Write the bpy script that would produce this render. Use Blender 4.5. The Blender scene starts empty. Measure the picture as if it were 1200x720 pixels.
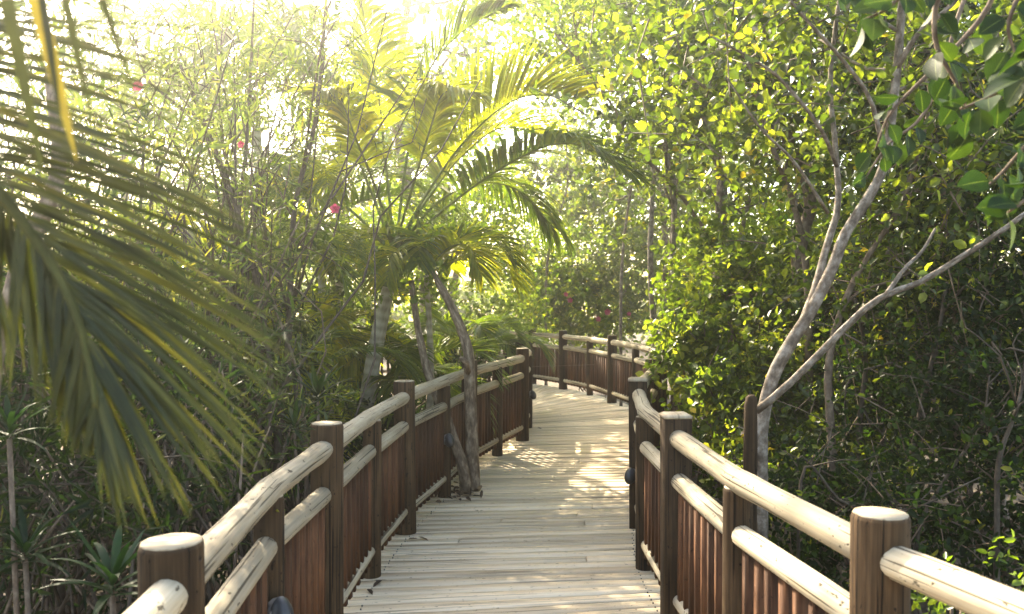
import bpy, math, random
import numpy as np
from mathutils import Vector
R = math.radians
S = bpy.context.scene
COL = S.collection
rnd = random.Random(11)
rng = np.random.default_rng(11)

# ------------------------------------------------------------------ camera, sky, sun, exposure
H_EYE, F_PX, HOR = 1.7, 1000.0, 350.0
cam_d = bpy.data.cameras.new('camera'); cam = bpy.data.objects.new('camera', cam_d); COL.objects.link(cam)
cam.location = (0, 0, H_EYE); cam.rotation_euler = (R(90 - 0.573), 0, 0)
cam_d.sensor_width = 36.0; cam_d.lens = 30.0; cam_d.clip_start = 0.05; cam_d.clip_end = 2000
cam_d.dof.use_dof = True; cam_d.dof.focus_distance = 6.0; cam_d.dof.aperture_fstop = 4.0
S.camera = cam

SUN = Vector((-0.56, 1.0, 0.84)).normalized()
EL = math.asin(SUN.z); AZ = math.atan2(SUN.x, SUN.y)
W = bpy.data.worlds.new('World'); S.world = W; W.use_nodes = True
wn = W.node_tree.nodes; wl = W.node_tree.links
sky = wn.new('ShaderNodeTexSky'); sky.sky_type = 'NISHITA'; sky.sun_disc = False
sky.sun_elevation = EL; sky.sun_rotation = AZ; sky.air_density = 1.0; sky.dust_density = 3.0; sky.ozone_density = 1.0
wl.new(sky.outputs[0], wn['Background'].inputs[0]); wn['Background'].inputs[1].default_value = 0.15
sun_d = bpy.data.lights.new('sun', 'SUN'); sun = bpy.data.objects.new('sun', sun_d); COL.objects.link(sun)
sun_d.energy = 3.4; sun_d.angle = R(0.6); sun_d.color = (1.0, 0.93, 0.80)
sun.rotation_euler = (-SUN).to_track_quat('-Z', 'Y').to_euler()
S.view_settings.view_transform = 'Standard'; S.view_settings.look = 'None'
S.view_settings.exposure = 2.75; S.view_settings.gamma = 1.0
S.view_settings.use_white_balance = True; S.view_settings.white_balance_temperature = 7500; S.view_settings.white_balance_tint = 8
S.render.engine = 'CYCLES'
cy = S.cycles
cy.use_denoising = True
cy.max_bounces = 7; cy.diffuse_bounces = 4; cy.glossy_bounces = 2; cy.transmission_bounces = 5; cy.volume_bounces = 0
cy.transparent_max_bounces = 4; cy.caustics_reflective = False; cy.caustics_refractive = False
cy.sample_clamp_indirect = 6.0

# ------------------------------------------------------------------ materials
def mat(name):
    m = bpy.data.materials.new(name); m.use_nodes = True
    nt = m.node_tree; nt.nodes.clear()
    out = nt.nodes.new('ShaderNodeOutputMaterial')
    return m, nt, nt.nodes.new, nt.links.new, out

def ramp(nt, stops):
    r = nt.nodes.new('ShaderNodeValToRGB'); e = r.color_ramp.elements
    while len(e) < len(stops): e.new(0.5)
    for i, (p, c) in enumerate(stops):
        e[i].position = p; e[i].color = (*c, 1) if len(c) == 3 else c
    return r

def leaf_mat(name, cols, trans, rough=0.38, tmix=0.45, midrib=False, spec=0.4):
    """cols: ramp over the per-leaf random value; trans: multiplier colour of light passing through"""
    m, nt, N, L, out = mat(name)
    a = N('ShaderNodeAttribute'); a.attribute_name = 'v'
    r = ramp(nt, cols); L(a.outputs['Fac'], r.inputs[0])
    tc = N('ShaderNodeTexCoord'); nz = N('ShaderNodeTexNoise'); nz.inputs['Scale'].default_value = 35; nz.inputs['Detail'].default_value = 3
    L(tc.outputs['Object'], nz.inputs['Vector'])
    hs = N('ShaderNodeHueSaturation'); mr = N('ShaderNodeMapRange')
    mr.inputs[3].default_value = 0.6; mr.inputs[4].default_value = 1.4
    L(nz.outputs['Fac'], mr.inputs[0]); L(mr.outputs[0], hs.inputs['Value']); L(r.outputs[0], hs.inputs['Color'])
    col = hs.outputs[0]
    if midrib:
        uv = N('ShaderNodeUVMap'); sp = N('ShaderNodeSeparateXYZ'); L(uv.outputs[0], sp.inputs[0])
        ab = N('ShaderNodeMath'); ab.operation = 'ABSOLUTE'; L(sp.outputs[1], ab.inputs[0])
        lt = N('ShaderNodeMath'); lt.operation = 'LESS_THAN'; lt.inputs[1].default_value = 0.035; L(ab.outputs[0], lt.inputs[0])
        wv = N('ShaderNodeMath'); wv.operation = 'MULTIPLY_ADD'; wv.inputs[1].default_value = 0.5; L(ab.outputs[0], wv.inputs[0])
        L(sp.outputs[0], wv.inputs[2])
        sn = N('ShaderNodeMath'); sn.operation = 'MULTIPLY'; sn.inputs[1].default_value = 60; L(wv.outputs[0], sn.inputs[0])
        s2 = N('ShaderNodeMath'); s2.operation = 'SINE'; L(sn.outputs[0], s2.inputs[0])
        g2 = N('ShaderNodeMath'); g2.operation = 'GREATER_THAN'; g2.inputs[1].default_value = 0.93; L(s2.outputs[0], g2.inputs[0])
        g3 = N('ShaderNodeMath'); g3.operation = 'MULTIPLY'; g3.inputs[1].default_value = 0.4; L(g2.outputs[0], g3.inputs[0])
        mx0 = N('ShaderNodeMath'); mx0.operation = 'MAXIMUM'; L(lt.outputs[0], mx0.inputs[0]); L(g3.outputs[0], mx0.inputs[1])
        mx = N('ShaderNodeMix'); mx.data_type = 'RGBA'; L(mx0.outputs[0], mx.inputs[0]); L(col, mx.inputs[6]); mx.inputs[7].default_value = (.10, .13, .04, 1)
        col = mx.outputs[2]
    p = N('ShaderNodeBsdfPrincipled'); p.inputs['Roughness'].default_value = rough; p.inputs['Specular IOR Level'].default_value = spec
    L(col, p.inputs['Base Color'])
    t = N('ShaderNodeBsdfTranslucent'); mul = N('ShaderNodeMix'); mul.data_type = 'RGBA'; mul.blend_type = 'MULTIPLY'
    mul.inputs[0].default_value = 1; L(col, mul.inputs[6]); mul.inputs[7].default_value = (*trans, 1); L(mul.outputs[2], t.inputs['Color'])
    mix = N('ShaderNodeMixShader'); mix.inputs[0].default_value = tmix
    L(p.outputs[0], mix.inputs[1]); L(t.outputs[0], mix.inputs[2]); L(mix.outputs[0], out.inputs[0])
    return m

def wood_mat(name, base, dark, light, crack=0.5, rough=0.75, blotch=3.0, rings=False, fine=90.0, var=(.72, 1.18), spec=.15):
    m, nt, N, L, out = mat(name)
    uv = N('ShaderNodeUVMap'); oi = N('ShaderNodeObjectInfo')
    cm = N('ShaderNodeCombineXYZ'); ml = N('ShaderNodeMath'); ml.operation = 'MULTIPLY'; ml.inputs[1].default_value = 37.0
    L(oi.outputs['Random'], ml.inputs[0]); L(ml.outputs[0], cm.inputs[0]); L(ml.outputs[0], cm.inputs[2]); 
    ad = N('ShaderNodeVectorMath'); ad.operation = 'ADD'; L(uv.outputs[0], ad.inputs[0]); L(cm.outputs[0], ad.inputs[1])
    def noise(sx, sy, det=4, rg=0.6):
        mp = N('ShaderNodeMapping'); mp.inputs['Scale'].default_value = (sx, sy, 1); L(ad.outputs[0], mp.inputs[0])
        n = N('ShaderNodeTexNoise'); n.inputs['Scale'].default_value = 1; n.inputs['Detail'].default_value = det; n.inputs['Roughness'].default_value = rg
        L(mp.outputs[0], n.inputs['Vector']); return n.outputs['Fac']
    grain = noise(2.5, fine); bl = noise(blotch, blotch * 4, 3); ck = noise(1.1, 85, 2, .45); sp = noise(22, 40, 2)
    r = ramp(nt, [(0.25, dark), (0.5, base), (0.75, light)]); 
    a1 = N('ShaderNodeMath'); a1.operation = 'MULTIPLY_ADD'; a1.inputs[1].default_value = 0.55; L(grain, a1.inputs[0])
    a2 = N('ShaderNodeMath'); a2.operation = 'MULTIPLY'; a2.inputs[1].default_value = 0.5; L(bl, a2.inputs[0]); L(a2.outputs[0], a1.inputs[2])
    L(a1.outputs[0], r.inputs[0])
    cr = ramp(nt, [(0.37, (1, 1, 1)), (0.395, (0, 0, 0))]); L(ck, cr.inputs[0])
    cs = ramp(nt, [(0.30, (1, 1, 1)), (0.335, (0, 0, 0))]); L(sp, cs.inputs[0])
    mxv = N('ShaderNodeMath'); mxv.operation = 'MAXIMUM'; L(cr.outputs[0], mxv.inputs[0]); L(cs.outputs[0], mxv.inputs[1])
    mm = N('ShaderNodeMath'); mm.operation = 'MULTIPLY'; mm.inputs[1].default_value = crack; L(mxv.outputs[0], mm.inputs[0])
    mx = N('ShaderNodeMix'); mx.data_type = 'RGBA'; L(mm.outputs[0], mx.inputs[0]); L(r.outputs[0], mx.inputs[6]); mx.inputs[7].default_value = (dark[0]*.3, dark[1]*.3, dark[2]*.3, 1)
    hs = N('ShaderNodeHueSaturation'); mr = N('ShaderNodeMapRange'); mr.inputs[3].default_value = var[0]; mr.inputs[4].default_value = var[1]
    L(oi.outputs['Random'], mr.inputs[0]); L(mr.outputs[0], hs.inputs['Value']); L(mx.outputs[2], hs.inputs['Color'])
    p = N('ShaderNodeBsdfPrincipled'); p.inputs['Roughness'].default_value = rough; p.inputs['Specular IOR Level'].default_value = spec
    L(hs.outputs[0], p.inputs['Base Color'])
    b1 = N('ShaderNodeMath'); b1.operation = 'MULTIPLY_ADD'; b1.inputs[1].default_value = -1.6; L(mxv.outputs[0], b1.inputs[0]); L(grain, b1.inputs[2])
    bp = N('ShaderNodeBump'); bp.inputs['Strength'].default_value = 0.45; bp.inputs['Distance'].default_value = 0.006
    L(b1.outputs[0], bp.inputs['Height']); L(bp.outputs[0], p.inputs['Normal']); L(p.outputs[0], out.inputs[0])
    return m

def bark_mat(name, stops, scale=(16, 22), bump=0.5, ringy=False):
    m, nt, N, L, out = mat(name)
    uv = N('ShaderNodeUVMap'); mp = N('ShaderNodeMapping'); mp.inputs['Scale'].default_value = (scale[0], scale[1], 1); L(uv.outputs[0], mp.inputs[0])
    n = N('ShaderNodeTexNoise'); n.inputs['Scale'].default_value = 1; n.inputs['Detail'].default_value = 6; n.inputs['Roughness'].default_value = .65
    L(mp.outputs[0], n.inputs['Vector']); f = n.outputs['Fac']
    if ringy:
        w = N('ShaderNodeTexWave'); w.wave_type = 'BANDS'; w.bands_direction = 'X'; w.inputs['Scale'].default_value = 3.2; w.inputs['Distortion'].default_value = 1.2
        L(uv.outputs[0], w.inputs['Vector'])
        a = N('ShaderNodeMath'); a.operation = 'MULTIPLY_ADD'; a.inputs[1].default_value = .2; L(w.outputs['Fac'], a.inputs[0])
        b = N('ShaderNodeMath'); b.operation = 'MULTIPLY'; b.inputs[1].default_value = .8; L(f, b.inputs[0]); L(b.outputs[0], a.inputs[2]); f = a.outputs[0]
    r = ramp(nt, stops); L(f, r.inputs[0])
    p = N('ShaderNodeBsdfPrincipled'); p.inputs['Roughness'].default_value = .85; p.inputs['Specular IOR Level'].default_value = .2
    L(r.outputs[0], p.inputs['Base Color'])
    bp = N('ShaderNodeBump'); bp.inputs['Strength'].default_value = bump; bp.inputs['Distance'].default_value = .01
    L(f, bp.inputs['Height']); L(bp.outputs[0], p.inputs['Normal']); L(p.outputs[0], out.inputs[0])
    return m

M = {}
M['rail'] = wood_mat('weathered_pale_log', (.37, .31, .215), (.19, .145, .092), (.54, .47, .35), crack=.9, blotch=2.2)
M['post'] = wood_mat('brown_log', (.046, .027, .013), (.013, .008, .005), (.125, .076, .040), crack=.95, rough=.85, blotch=3)
M['endgrain'] = wood_mat('post_end_grain', (.36, .29, .20), (.22, .16, .10), (.48, .41, .30), crack=.5, blotch=9, fine=30)
M['baluster'] = wood_mat('red_brown_slat', (.080, .033, .015), (.028, .012, .006), (.16, .074, .035), crack=.5, blotch=3, var=(.5, 1.4))
M['board'] = wood_mat('sun_bleached_board', (.72, .585, .415), (.52, .385, .245), (.80, .70, .54), crack=.7, blotch=1.4, fine=55)
M['beam'] = wood_mat('dark_beam', (.11, .07, .045), (.05, .03, .02), (.2, .14, .09), crack=.5)

G = lambda *a: a
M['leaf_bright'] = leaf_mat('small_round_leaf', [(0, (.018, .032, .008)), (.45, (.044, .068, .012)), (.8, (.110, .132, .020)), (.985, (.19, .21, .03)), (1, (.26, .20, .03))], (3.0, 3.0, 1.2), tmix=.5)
M['leaf_dark'] = leaf_mat('shade_toned_dark_leaf', [(0, (.007, .016, .004)), (.5, (.011, .023, .006)), (.88, (.032, .054, .011)), (.985, (.06, .10, .02)), (1, (.18, .17, .03))], (2.6, 3.0, 1.0), rough=.5, spec=.15)  # dark green leaf, lowered further so its colour carries the undergrowth shade
M['lance_dark'] = leaf_mat('shade_toned_narrow_leaf', [(0, (.006, .013, .004)), (.6, (.012, .026, .007)), (.95, (.035, .058, .014)), (1, (.17, .16, .04))], (2.4, 2.6, 1.1), rough=.5, tmix=.35, spec=.15)  # darkened copy of the narrow leaf; shade of the thicket is in the colour
M['leaf_lit'] = leaf_mat('lit_green_leaf', [(0, (.038, .068, .012)), (.5, (.080, .120, .018)), (.9, (.15, .175, .03)), (1, (.24, .24, .04))], (3.1, 3.0, 1.2), tmix=.52)  # lightened green; the light on far and sunlit foliage is put into the colour
M['palm_old'] = leaf_mat('mustard_palm_leaflet', [(0, (.16, .13, .012)), (1, (.22, .18, .02))], (1.3, 1.2, .5), rough=.4, tmix=.3)
M['leaf_big'] = leaf_mat('large_ovate_leaf', [(0, (.007, .020, .006)), (.6, (.014, .033, .009)), (1, (.035, .060, .011))], (1.8, 2.0, .6), rough=.55, tmix=.3, midrib=True, spec=.12)
M['leaf_lance'] = leaf_mat('narrow_leaf', [(0, (.024, .042, .012)), (.5, (.055, .080, .022)), (.85, (.115, .14, .03)), (1, (.20, .19, .05))], (3.0, 2.9, 1.3), rough=.34)
M['leaf_yellow'] = leaf_mat('yellow_green_leaf', [(0, (.045, .085, .013)), (.5, (.095, .145, .02)), (.85, (.17, .22, .03)), (1, (.27, .27, .035))], (2.8, 2.7, 1.0), tmix=.5)
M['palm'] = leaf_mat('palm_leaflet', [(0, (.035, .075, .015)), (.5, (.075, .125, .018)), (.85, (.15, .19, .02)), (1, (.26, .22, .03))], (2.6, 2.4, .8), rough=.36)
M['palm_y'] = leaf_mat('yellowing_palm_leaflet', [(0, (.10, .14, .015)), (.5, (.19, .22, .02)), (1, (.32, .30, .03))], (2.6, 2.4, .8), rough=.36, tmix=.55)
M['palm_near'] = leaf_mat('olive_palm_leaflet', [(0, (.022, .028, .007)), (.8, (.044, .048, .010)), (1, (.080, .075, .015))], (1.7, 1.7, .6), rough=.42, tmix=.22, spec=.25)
M['palm_strap'] = leaf_mat('strap_leaf', [(0, (.008, .024, .008)), (1, (.022, .050, .015))], (2.2, 2.4, 1.0), rough=.45, tmix=.3, spec=.2)
M['flower'] = leaf_mat('red_petal', [(0, (.42, .04, .11)), (1, (.60, .13, .22))], (1.3, 1.2, 1.2))
M['dead'] = leaf_mat('dry_leaf', [(0, (.045, .026, .014)), (.6, (.10, .06, .03)), (1, (.22, .145, .075))], (1.4, 1.2, 1.0), rough=.8, tmix=.2)
M['bark_pale'] = bark_mat('pale_grey_bark', [(.34, (.055, .040, .027)), (.48, (.14, .11, .082)), (.66, (.33, .285, .235))])
M['bark_brown'] = bark_mat('brown_bark', [(.3, (.06, .04, .028)), (.5, (.14, .10, .07)), (.7, (.27, .21, .15))])
M['bark_deck'] = bark_mat('tan_bark', [(.34, (.06, .040, .025)), (.5, (.16, .115, .075)), (.68, (.36, .285, .20))], scale=(10, 30), bump=.7)
M['bark_palm'] = bark_mat('ringed_palm_bark', [(.25, (.20, .18, .12)), (.5, (.38, .35, .26)), (.75, (.52, .50, .40))], scale=(8, 20), ringy=True)
M['stem_green'] = bark_mat('green_stem', [(.3, (.08, .11, .03)), (.7, (.22, .25, .07))], bump=.1)
M['stem_olive'] = bark_mat('olive_stem', [(.3, (.035, .038, .012)), (.7, (.085, .085, .025))], bump=.1)
M['stick'] = bark_mat('dry_stick', [(.3, (.03, .022, .016)), (.58, (.085, .066, .048)), (.8, (.24, .20, .15))])

def simple(name, col, rough, metal=0.0):
    m, nt, N, L, out = mat(name)
    p = N('ShaderNodeBsdfPrincipled'); tc = N('ShaderNodeTexCoord'); nz = N('ShaderNodeTexNoise'); nz.inputs['Scale'].default_value = 40
    r = ramp(nt, [(.3, tuple(c * .75 for c in col)), (.7, tuple(min(1, c * 1.2) for c in col))])
    L(tc.outputs['Object'], nz.inputs['Vector']); L(nz.outputs['Fac'], r.inputs[0]); L(r.outputs[0], p.inputs['Base Color'])
    p.inputs['Roughness'].default_value = rough; p.inputs['Metallic'].default_value = metal; L(p.outputs[0], out.inputs[0]); return m
M['black_metal'] = simple('black_painted_metal', (.022, .023, .025), .4)
M['grey_metal'] = simple('grey_metal', (.25, .25, .25), .45, .6)

def ground_mat():
    m, nt, N, L, out = mat('leaf_litter_soil')
    tc = N('ShaderNodeTexCoord'); n1 = N('ShaderNodeTexNoise'); n1.inputs['Scale'].default_value = 1.3; n1.inputs['Detail'].default_value = 8
    v = N('ShaderNodeTexVoronoi'); v.inputs['Scale'].default_value = 16
    L(tc.outputs['Object'], n1.inputs['Vector']); L(tc.outputs['Object'], v.inputs['Vector'])
    r = ramp(nt, [(.3, (.025, .017, .010)), (.5, (.06, .042, .025)), (.7, (.12, .085, .05))]); 
    a = N('ShaderNodeMath'); a.operation = 'MULTIPLY_ADD'; a.inputs[1].default_value = .25; L(v.outputs['Color'], a.inputs[0]); 
    b = N('ShaderNodeMath'); b.operation = 'MULTIPLY'; b.inputs[1].default_value = .8; L(n1.outputs['Fac'], b.inputs[0]); L(b.outputs[0], a.inputs[2]); L(a.outputs[0], r.inputs[0])
    p = N('ShaderNodeBsdfPrincipled'); p.inputs['Roughness'].default_value = .95; L(r.outputs[0], p.inputs['Base Color'])
    bp = N('ShaderNodeBump'); bp.inputs['Distance'].default_value = .04; L(a.outputs[0], bp.inputs['Height']); L(bp.outputs[0], p.inputs['Normal'])
    L(p.outputs[0], out.inputs[0]); return m
M['ground'] = ground_mat()

# ------------------------------------------------------------------ mesh helpers
class MB:
    def __init__(s): s.v = []; s.n = 0; s.f = []; s.val = []
    def add(s, verts, faces, cuv=None, val=None):
        verts = np.asarray(verts, float).reshape(-1, 3)
        for i, fa in enumerate(faces):
            fa = np.asarray(fa, int)
            c = np.zeros((*fa.shape, 2)) if cuv is None else np.asarray(cuv[i], float)
            s.f.append((fa + s.n, c))
        s.v.append(verts); s.n += len(verts)
        s.val.append(np.full(len(verts), .5) if val is None else np.broadcast_to(np.asarray(val, float), (len(verts),)))
        return s
    def mesh(s, name, m, smooth=False, off=(0, 0, 0), mats=None, fm=None):
        me = bpy.data.meshes.new(name)
        v = np.concatenate(s.v) - np.array(off)
        me.vertices.add(len(v)); me.vertices.foreach_set('co', v.astype(np.float32).ravel())
        sizes = np.concatenate([np.full(len(f), f.shape[1]) for f, c in s.f])
        idx = np.concatenate([f.ravel() for f, c in s.f]); uv = np.concatenate([c.reshape(-1, 2) for f, c in s.f])
        me.loops.add(len(idx)); me.loops.foreach_set('vertex_index', idx.astype(np.int32))
        me.polygons.add(len(sizes)); st = np.concatenate([[0], np.cumsum(sizes)[:-1]])
        me.polygons.foreach_set('loop_start', st.astype(np.int32)); me.polygons.foreach_set('loop_total', sizes.astype(np.int32))
        if smooth: me.polygons.foreach_set('use_smooth', np.ones(len(sizes), bool))
        ul = me.uv_layers.new(name='UVMap'); ul.data.foreach_set('uv', uv.astype(np.float32).ravel())
        at = me.attributes.new('v', 'FLOAT', 'POINT'); at.data.foreach_set('value', np.concatenate(s.val).astype(np.float32))
        me.update(calc_edges=True)
        me.materials.append(m)
        return me

def obj(name, me, parent=None, loc=(0, 0, 0), rot=(0, 0, 0), kind=None, label=None):
    o = bpy.data.objects.new(name, me); COL.objects.link(o); o.location = loc; o.rotation_euler = rot
    if parent is not None: o.parent = parent
    if kind: o['kind'] = kind
    if label: o['label'] = label
    return o
def thing(name, label, cat, loc=(0, 0, 0), group=None, kind=None, rz=0.0):
    o = bpy.data.objects.new(name, None); o.empty_display_size = .2; COL.objects.link(o)
    o.location = loc; o.rotation_euler = (0, 0, rz); o['label'] = label; o['category'] = cat
    if group: o['group'] = group
    if kind: o['kind'] = kind
    return o
def part(name, mb, m, parent, smooth=False, kind=None, label=None):
    off = parent.location if parent.type == 'EMPTY' else root_loc(parent)
    return obj(name, mb.mesh(name, m, smooth, off), parent, kind=kind, label=label)
def root_loc(o):
    while o.parent is not None: o = o.parent
    return o.location
def copy_thing(root, loc, rz, label, scale=1.0):
    c = root.copy(); COL.objects.link(c); c.location = loc; c.rotation_euler = (0, 0, rz); c['label'] = label; c.scale = (scale,) * 3
    for ch in list(root.children):
        d = ch.copy(); COL.objects.link(d); d.parent = c
        for g in list(ch.children):
            e = g.copy(); COL.objects.link(e); e.parent = d
    return c

def P(px, py, d):
    return np.array(((px - 600) / F_PX * d, d, H_EYE - (py - HOR) / F_PX * d))

def smooth_path(pts, n):
    pts = np.asarray(pts, float); k = len(pts)
    if k == 2: t = np.linspace(0, 1, n)[:, None]; return pts[0] * (1 - t) + pts[1] * t
    p = np.vstack([2 * pts[0] - pts[1], pts, 2 * pts[-1] - pts[-2]])
    out = []
    for t in np.linspace(0, k - 1 - 1e-6, n):
        i = int(t); u = t - i; a, b, c, d = p[i], p[i + 1], p[i + 2], p[i + 3]
        out.append(.5 * (2 * b + (c - a) * u + (2 * a - 5 * b + 4 * c - d) * u * u + (3 * b - a - 3 * c + d) * u ** 3))
    return np.array(out)

def nrm(a):
    return a / (np.linalg.norm(a, axis=-1, keepdims=True) + 1e-9)

def tube(mb, pts, rad, sides=8, cap=True, wob=0.0, dome=0.0, seed=0, val=None):
    pts = np.asarray(pts, float); n = len(pts)
    rad = np.broadcast_to(np.asarray(rad, float), (n,)).copy()
    if dome > 0:   # rounded ends
        d0 = nrm(pts[1] - pts[0]); d1 = nrm(pts[-1] - pts[-2])
        pts = np.vstack([pts[0], pts[0] + d0 * dome * .25, pts[0] + d0 * dome, pts[1:-1], pts[-1] - d1 * dome, pts[-1] - d1 * dome * .25, pts[-1]])
        rad = np.concatenate([[rad[0] * .45, rad[0] * .82, rad[0]], rad[1:-1], [rad[-1], rad[-1] * .82, rad[-1] * .45]]); n = len(pts)
    tan = nrm(np.gradient(pts, axis=0)); up = np.array((0, 0, 1.0))
    if abs(tan[0][2]) > .9: up = np.array((1.0, 0, 0))
    a = nrm(np.cross(tan[0], up)); A = [a]
    for i in range(1, n):
        a = a - tan[i] * np.dot(a, tan[i]); a = a / (np.linalg.norm(a) + 1e-9); A.append(a)
    A = np.array(A); B = np.cross(tan, A)
    th = np.linspace(0, 2 * np.pi, sides, endpoint=False)
    r_ = np.random.default_rng(seed + n * 7)
    w = 1 + wob * (np.sin(th * 2 + r_.uniform(0, 6)) * .5 + np.sin(th * 3 + r_.uniform(0, 6)) * .5)[None, :] + wob * r_.normal(0, .35, (n, sides))
    V = pts[:, None, :] + rad[:, None, None] * w[:, :, None] * (np.cos(th)[None, :, None] * A[:, None, :] + np.sin(th)[None, :, None] * B[:, None, :])
    i = np.arange(n - 1)[:, None]; j = np.arange(sides)[None, :]; jn = (j + 1) % sides
    F = np.stack([i * sides + j, i * sides + jn, (i + 1) * sides + jn, (i + 1) * sides + j], -1).reshape(-1, 4)
    ln = np.concatenate([[0], np.cumsum(np.linalg.norm(np.diff(pts, axis=0), axis=1))]); rm = rad.mean()
    u0 = np.broadcast_to(ln[:-1][:, None], (n - 1, sides)); u1 = np.broadcast_to(ln[1:][:, None], (n - 1, sides))
    v0 = np.broadcast_to((j * 2 * np.pi / sides * rm), (n - 1, sides)); v1 = np.broadcast_to(((j + 1) * 2 * np.pi / sides * rm), (n - 1, sides))
    UV = np.stack([np.stack([u0, v0], -1), np.stack([u0, v1], -1), np.stack([u1, v1], -1), np.stack([u1, v0], -1)], 2).reshape(-1, 4, 2)
    faces = [F]; uvs = [UV]
    if cap:
        c0 = np.arange(sides)[::-1][None, :]; c1 = ((n - 1) * sides + np.arange(sides))[None, :]
        cu = np.stack([np.cos(th), np.sin(th)], -1)[None] * rm
        faces += [c0, c1]; uvs += [cu, cu]
    mb.add(V.reshape(-1, 3), faces, uvs, val)
    return mb

def box(mb, x0, x1, y0, y1, z0, z1):
    v = [(x, y, z) for z in (z0, z1) for y in (y0, y1) for x in (x0, x1)]
    F = np.array([(0, 2, 3, 1), (4, 5, 7, 6), (0, 1, 5, 4), (1, 3, 7, 5), (3, 2, 6, 7), (2, 0, 4, 6)])
    v = np.array(v, float)
    uv = []
    for f in F:
        q = v[f]; d = q.max(0) - q.min(0); ax = [k for k in range(3) if k != int(np.argmin(d))]
        ax.sort(key=lambda k: -d[k]); uv.append(q[:, ax])
    mb.add(v, [F], [np.array(uv)]); return mb

# ------------------------------------------------------------------ leaves
def leaves(mb, pos, dirs, nor, length, width, kind='ovate', rg=rng, fold=.18, val=None, curl=.12):
    n = len(pos); d = nrm(dirs); s = nrm(np.cross(d, nor)); nn = np.cross(s, d)
    L = np.broadcast_to(length, (n,))[:, None]; Wd = np.broadcast_to(width, (n,))[:, None]
    if kind == 'ovate': prof = [(.28, .46), (.68, .42)]
    elif kind == 'lance': prof = [(.30, .5), (.72, .32)]
    else: prof = [(.25, .40), (.60, .5)]
    (t1, w1), (t2, w2) = prof
    b = pos; tip = pos + d * L - nn * L * curl
    def sv(t, w, sg): return pos + d * L * t + s * Wd * w * sg + nn * (Wd * fold) - nn * L * curl * t * t
    V = np.stack([b, sv(t1, w1, 1), sv(t2, w2, 1), tip, sv(t2, w2, -1), sv(t1, w1, -1)], 1)
    base = (np.arange(n) * 6)[:, None]
    F = np.concatenate([base + np.array([0, 1, 2, 3]), base + np.array([0, 3, 4, 5])])
    u1 = np.array([(0, 0), (t1, .9), (t2, .9), (1, 0)]); u2 = np.array([(0, 0), (1, 0), (t2, -.9), (t1, -.9)])
    UV = np.concatenate([np.broadcast_to(u1, (n, 4, 2)), np.broadcast_to(u2, (n, 4, 2))])
    vv = rg.random(n) if val is None else val
    mb.add(V.reshape(-1, 3), [F], [UV], np.repeat(vv, 6)); return mb

_LY = [-3, .2, 2.1, 3.2, 4.08, 5.2, 6.19, 7.3, 8.3, 9.25, 10.2, 11.2, 12.4, 13.3, 13.9, 14.2]; _LX = [-.72, -.72, -.83, -.91, -.89, -.86, -.775, -.60, -.42, -.16, .125, .20, .10, -.08, -.55, -4.5]
_RY = [-2, .5, 2.37, 3.35, 4.38, 5.35, 6.35, 7.4, 8.4, 9.4, 10.5, 11.6, 13.9, 16.0, 17.55, 17.9]; _RX = [1.9, 1.55, 1.02, .885, .845, .84, .95, 1.15, 1.40, 1.64, 1.83, 1.93, 1.66, .96, -.3, -4.5]
def in_walk(p, m=.10, top=2.35):
    p = np.asarray(p, float); x, y, z = p[..., 0], p[..., 1], p[..., 2]
    return (y > -1) & (y < 18) & (z > -.2) & (z < top) & (x > np.interp(y, _LY, _LX) - m) & (x < np.interp(y, _RY, _RX) + m)

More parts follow.
